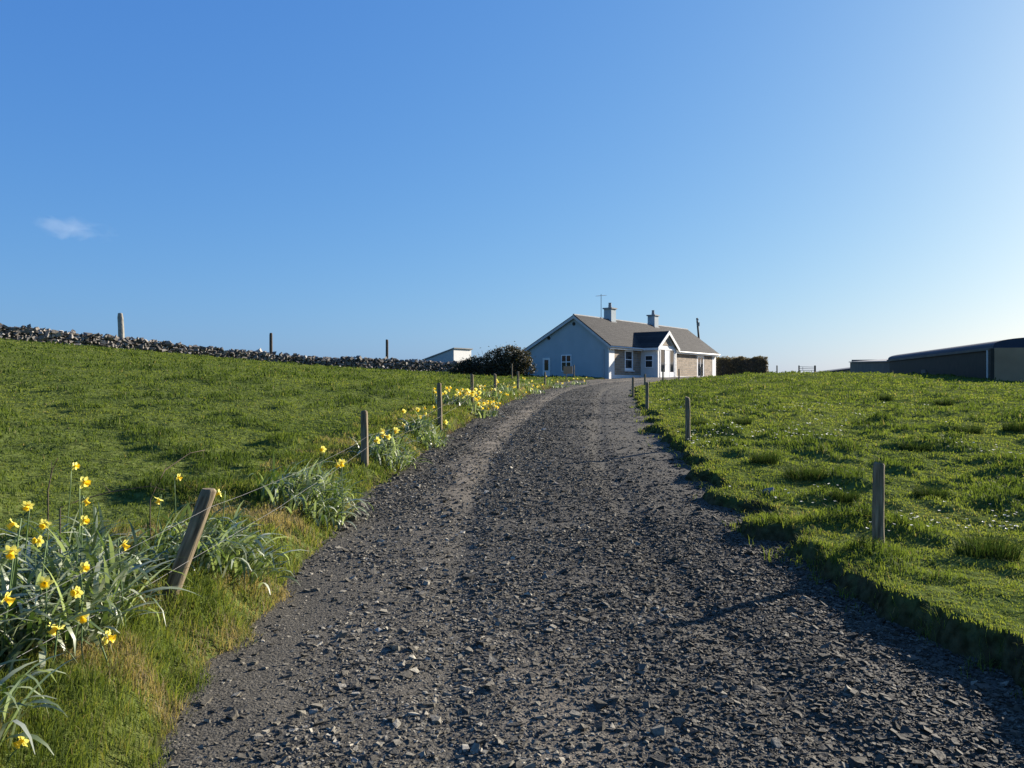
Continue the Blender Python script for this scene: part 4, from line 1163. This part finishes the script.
# utility pole beyond the roof
p = at(697, 318, 96); g = gz(p.x, p.y)
up = empty("utility_pole", (p.x, p.y, g))
tag(up, 'dark wooden utility pole leaning slightly behind the far end of the roof', 'utility pole')
hh = p.z - g
mb = MB(); mb.tube([(.75, 0, -.5), (0, 0, hh)], [.15, .11], 10); mb.build("pole", M['twig'], up, None, True)
mb = MB(); mb.tube([(.16, -.15, hh - 1.0), (.16, -.15, hh - .55)], .14, 8); mb.build("transformer", M['slate_dark'], up)
for k in range(2):
    mb = MB(); mb.tube([(.1 - .15 * k, -.18, hh - .3 - .1 * k), (.1 - .15 * k, -.18, hh - .12 - .1 * k)], .05, 6); mb.build("insulator", M['white'], up)

# ------------------------------------------------------------------ farm buildings on the right
a0 = Vector((27.4, 45.0)); a1 = Vector((32.5, 68.0)); dv = (a1 - a0).normalized()
barn = empty("barn", (a0.x, a0.y, 1.65), math.atan2(dv.y, dv.x))
tag(barn, 'long farm barn with blue grey barrel roof, dark side wall and pale concrete end wall', 'barn')
BL = (a1 - a0).length; BW = 6.2; WH = 3.60 - 1.65
# local x runs along the dark wall (away), local y to the left of it; the barn lies on the right: y negative
MB().box(.0, BL, -.18, 0, -1.0, WH).build("side_wall", M['sheet_dark'], barn)
MB().box(-.2, -.004, -BW, .005, -1.0, WH + .05).build("end_wall", M['concrete'], barn)
MB().box(-.22, .05, .01, .20, -1.0, WH + .02).build("corner_pillar", M['sheet_dark'], barn)
mb = MB(); mb.tube([(.55, .10, -1.0), (.55, .10, WH - .05)], .055, 8); mb.build("downpipe", M['white'], barn)
m = MB(); N_ = 22; prof = []
for k in range(N_ + 1):
    w = math.pi * k / N_; prof.append((-BW / 2 + (BW / 2) * math.cos(w) * (1.0), WH + .08 + 0.60 * math.sin(w) ** .65))
inner = [(y_ * .985 - .04, z_ - .08) for y_, z_ in reversed(prof)]
m.prism_x(prof + inner, -.0, BL + .6)
MB().poly([(-.004, a_, b_) for a_, b_ in inner] + [(.06, a_, b_) for a_, b_ in inner], [tuple(range(N_ + 1)), tuple(range(2 * N_ + 1, N_, -1))]).build("gable_sheeting", M['blue_sheet'], barn)
br = m.build("barrel_roof", M['blue_sheet'], barn)
m = MB(); m.box(-.1, BL + .5, .02, .12, WH - .06, WH + .09); m.build("eaves_gutter", M['greywall'], br)
MB().box(BL + .1, BL + .3, -BW + .4, -.45, -1, WH + .3).build("far_end_wall", M['greywall'], barn)
MB().box(12.9, 14.0, .003, .05, .45, 1.0).build("vent_panel", M['greywall'], barn)
# lean-to continuing beyond the barn
lt0 = at(889, 375, 69.5); 
lean = empty("lean_to", (lt0.x + .1, lt0.y, 1.8), math.atan2(dv.y, dv.x))
tag(lean, 'low grey lean-to wall continuing from the far end of the barn', 'lean-to')
LL = 17.5
zt0 = CAM_H + (384 - 361.8) / F * 69.5 - 1.8; zt1 = CAM_H + (384 - 362.3) / F * 86 - 1.8
MB().poly([(0, -.15, -1), (LL, -.15, -1), (LL, .0, -1), (0, .0, -1), (0, -.15, zt0), (LL, -.15, zt1), (LL, 0, zt1), (0, 0, zt0)],
          [(3, 2, 1, 0), (4, 5, 6, 7), (0, 1, 5, 4), (1, 2, 6, 5), (2, 3, 7, 6), (3, 0, 4, 7)]).build("wall", M['greywall'], lean)
MB().poly([(-.05, -4, zt0 + .3), (LL + .1, -4, zt1 + .3), (LL + .1, .12, zt1 + .01), (-.05, .12, zt0 + .01), (-.05, -4, zt0 + .38), (LL + .1, -4, zt1 + .38), (LL + .1, .12, zt1 + .09), (-.05, .12, zt0 + .09)],
          [(3, 2, 1, 0), (4, 5, 6, 7), (0, 1, 5, 4), (1, 2, 6, 5), (2, 3, 7, 6), (3, 0, 4, 7)]).build("roof", M['slate_dark'], lean)
MB().box(LL - .1, LL, -4, -.155, -1, zt1 + .29).build("end_wall", M['greywall'], lean)
# low blue roof of an outhouse showing over the crest
q0 = at(816, 372, 92); q1 = at(858, 366.5, 92)
oh = empty("outhouse", (q0.x, q0.y, gz(q0.x, q0.y)))
tag(oh, 'outhouse of which only the low blue grey roof shows over the pasture', 'outhouse')
w_ = q1.x - q0.x; ze = q0.z - oh.location.z; zr = q1.z - oh.location.z
MB().prism_y([(.1, -1.0), (w_ + 3.9, -1.0), (w_ + 3.9, zr + .25), (.1, ze - .22)], .1, 3.9).build("wall", M['greywall'], oh)
MB().prism_y([(0, ze - .2), (w_ + 4, zr + .28), (w_ + 4, zr + .4), (0, ze - .08)], 0, 4).build("roof", M['blue_sheet'], oh)
# field gate on the skyline
p0 = at(799, 374, 62); p1 = at(815, 374, 62); g = gz(p0.x, p0.y)
gt = empty("field_gate", (p0.x, p0.y, g))
tag(gt, 'old barred field gate hung between two posts on the pasture skyline', 'gate')
w_ = p1.x - p0.x; ht = CAM_H + (384 - 365.5) / F * 62 - g
for k, xx in enumerate((0, w_)):
    mb = MB(); mb.tube([(xx, 0, -.3), (xx, 0, ht)], .055 + .02 * k, 8); mb.build("gate_post", M['twig'], gt)
m = MB()
for k in range(3): m.tube([(.06, 0, ht * (.4 + .22 * k)), (w_ - .08, 0, ht * (.36 + .22 * k))], .018, 5)
m.tube([(.3, 0, ht * .4), (.3, 0, ht * .85)], .018, 5)
m.build("bars", M['wire'], gt)

# ------------------------------------------------------------------ single stones
def boulder(name, px, py, s, label, mat, seed):
    lo, hi = 2.0, 60.0
    for _ in range(40):
        Dm = (lo + hi) / 2; p = at(px, py, Dm); i = int(np.argmin(np.hypot(CC[:, 0] - p.x, CC[:, 1] - p.y)))
        if p.z > max(gz(p.x, p.y), ZC[i]): lo = Dm
        else: hi = Dm
    p = at(px, py, lo)
    pos = np.array([[0, 0, s * .25]])
    me = stones_mesh(name, pos, np.array([s]), mat, np.array([.42]), (.6, .8), .2, .3)
    o = link(name, me, None, (p.x, p.y, p.z))
    m = o.modifiers.new("bevel", 'BEVEL'); m.width = s * .12; m.segments = 2
    tag(o, label, 'stone')
boulder("field_stone", 768, 494, .10, 'grey stone lying on the edge of the turf bank by the open pasture', M['wallstone'], 1)
boulder("road_stone", 556, 485, .045, 'pale stone standing out on the middle of the dark drive', M['wallstone'], 2)
boulder("loose_stone", 233, 720, .04, 'dark stone lying alone on the packed edge of the drive near the bank', M['chips'], 3)

# ------------------------------------------------------------------ the one small cloud
def cloud():
    c = at(70, 227, 1500)
    mb = MB(); pts = []; n, k = 20, 10
    for i in range(k + 1):
        th = math.pi * i / k
        for j in range(n):
            ph = 2 * math.pi * j / n
            pts.append((95 * math.sin(th) * math.cos(ph), 40 * math.sin(th) * math.sin(ph), 30 * math.cos(th)))
    f = [((i + 1) * n + j, (i + 1) * n + (j + 1) % n, i * n + (j + 1) % n, i * n + j) for i in range(k) for j in range(n)]
    mb.poly(pts, f)
    m = bpy.data.materials.new("cloud_vapour"); m.use_nodes = True
    N = m.node_tree.nodes; L = m.node_tree.links
    N.remove(N["Principled BSDF"])
    pv = N.new("ShaderNodeVolumePrincipled"); pv.inputs["Color"].default_value = (1, 1, 1, 1); pv.inputs["Anisotropy"].default_value = 0.3
    tc = N.new("ShaderNodeTexCoord")
    mp = N.new("ShaderNodeMapping"); mp.inputs["Scale"].default_value = (1 / 95, 1 / 40, 1 / 30); L.new(tc.outputs["Object"], mp.inputs["Vector"])
    ln = N.new("ShaderNodeVectorMath"); ln.operation = 'LENGTH'; L.new(mp.outputs[0], ln.inputs[0])
    nz = N.new("ShaderNodeTexNoise"); nz.inputs["Scale"].default_value = 0.022; nz.inputs["Detail"].default_value = 5; nz.inputs["Distortion"].default_value = 1.0
    mp2 = N.new("ShaderNodeMapping"); mp2.inputs["Scale"].default_value = (0.8, 1, 1.9); L.new(tc.outputs["Object"], mp2.inputs["Vector"]); L.new(mp2.outputs[0], nz.inputs["Vector"])
    s = N.new("ShaderNodeMath"); s.operation = 'SUBTRACT'; s.inputs[0].default_value = 1.0; L.new(ln.outputs["Value"], s.inputs[1])
    a = N.new("ShaderNodeMath"); a.operation = 'MULTIPLY_ADD'; L.new(s.outputs[0], a.inputs[0]); a.inputs[1].default_value = 0.55; L.new(nz.outputs["Fac"], a.inputs[2])
    mr = N.new("ShaderNodeMapRange"); mr.inputs["From Min"].default_value = 0.66; mr.inputs["From Max"].default_value = 1.05; mr.inputs["To Max"].default_value = 0.005
    L.new(a.outputs[0], mr.inputs["Value"]); L.new(mr.outputs[0], pv.inputs["Density"])
    L.new(pv.outputs[0], N["Material Output"].inputs["Volume"])
    o = mb.build("cloud", m, None, c)
    o.rotation_euler = (0, R(10), 0)
    tag(o, kind='stuff')
cloud()
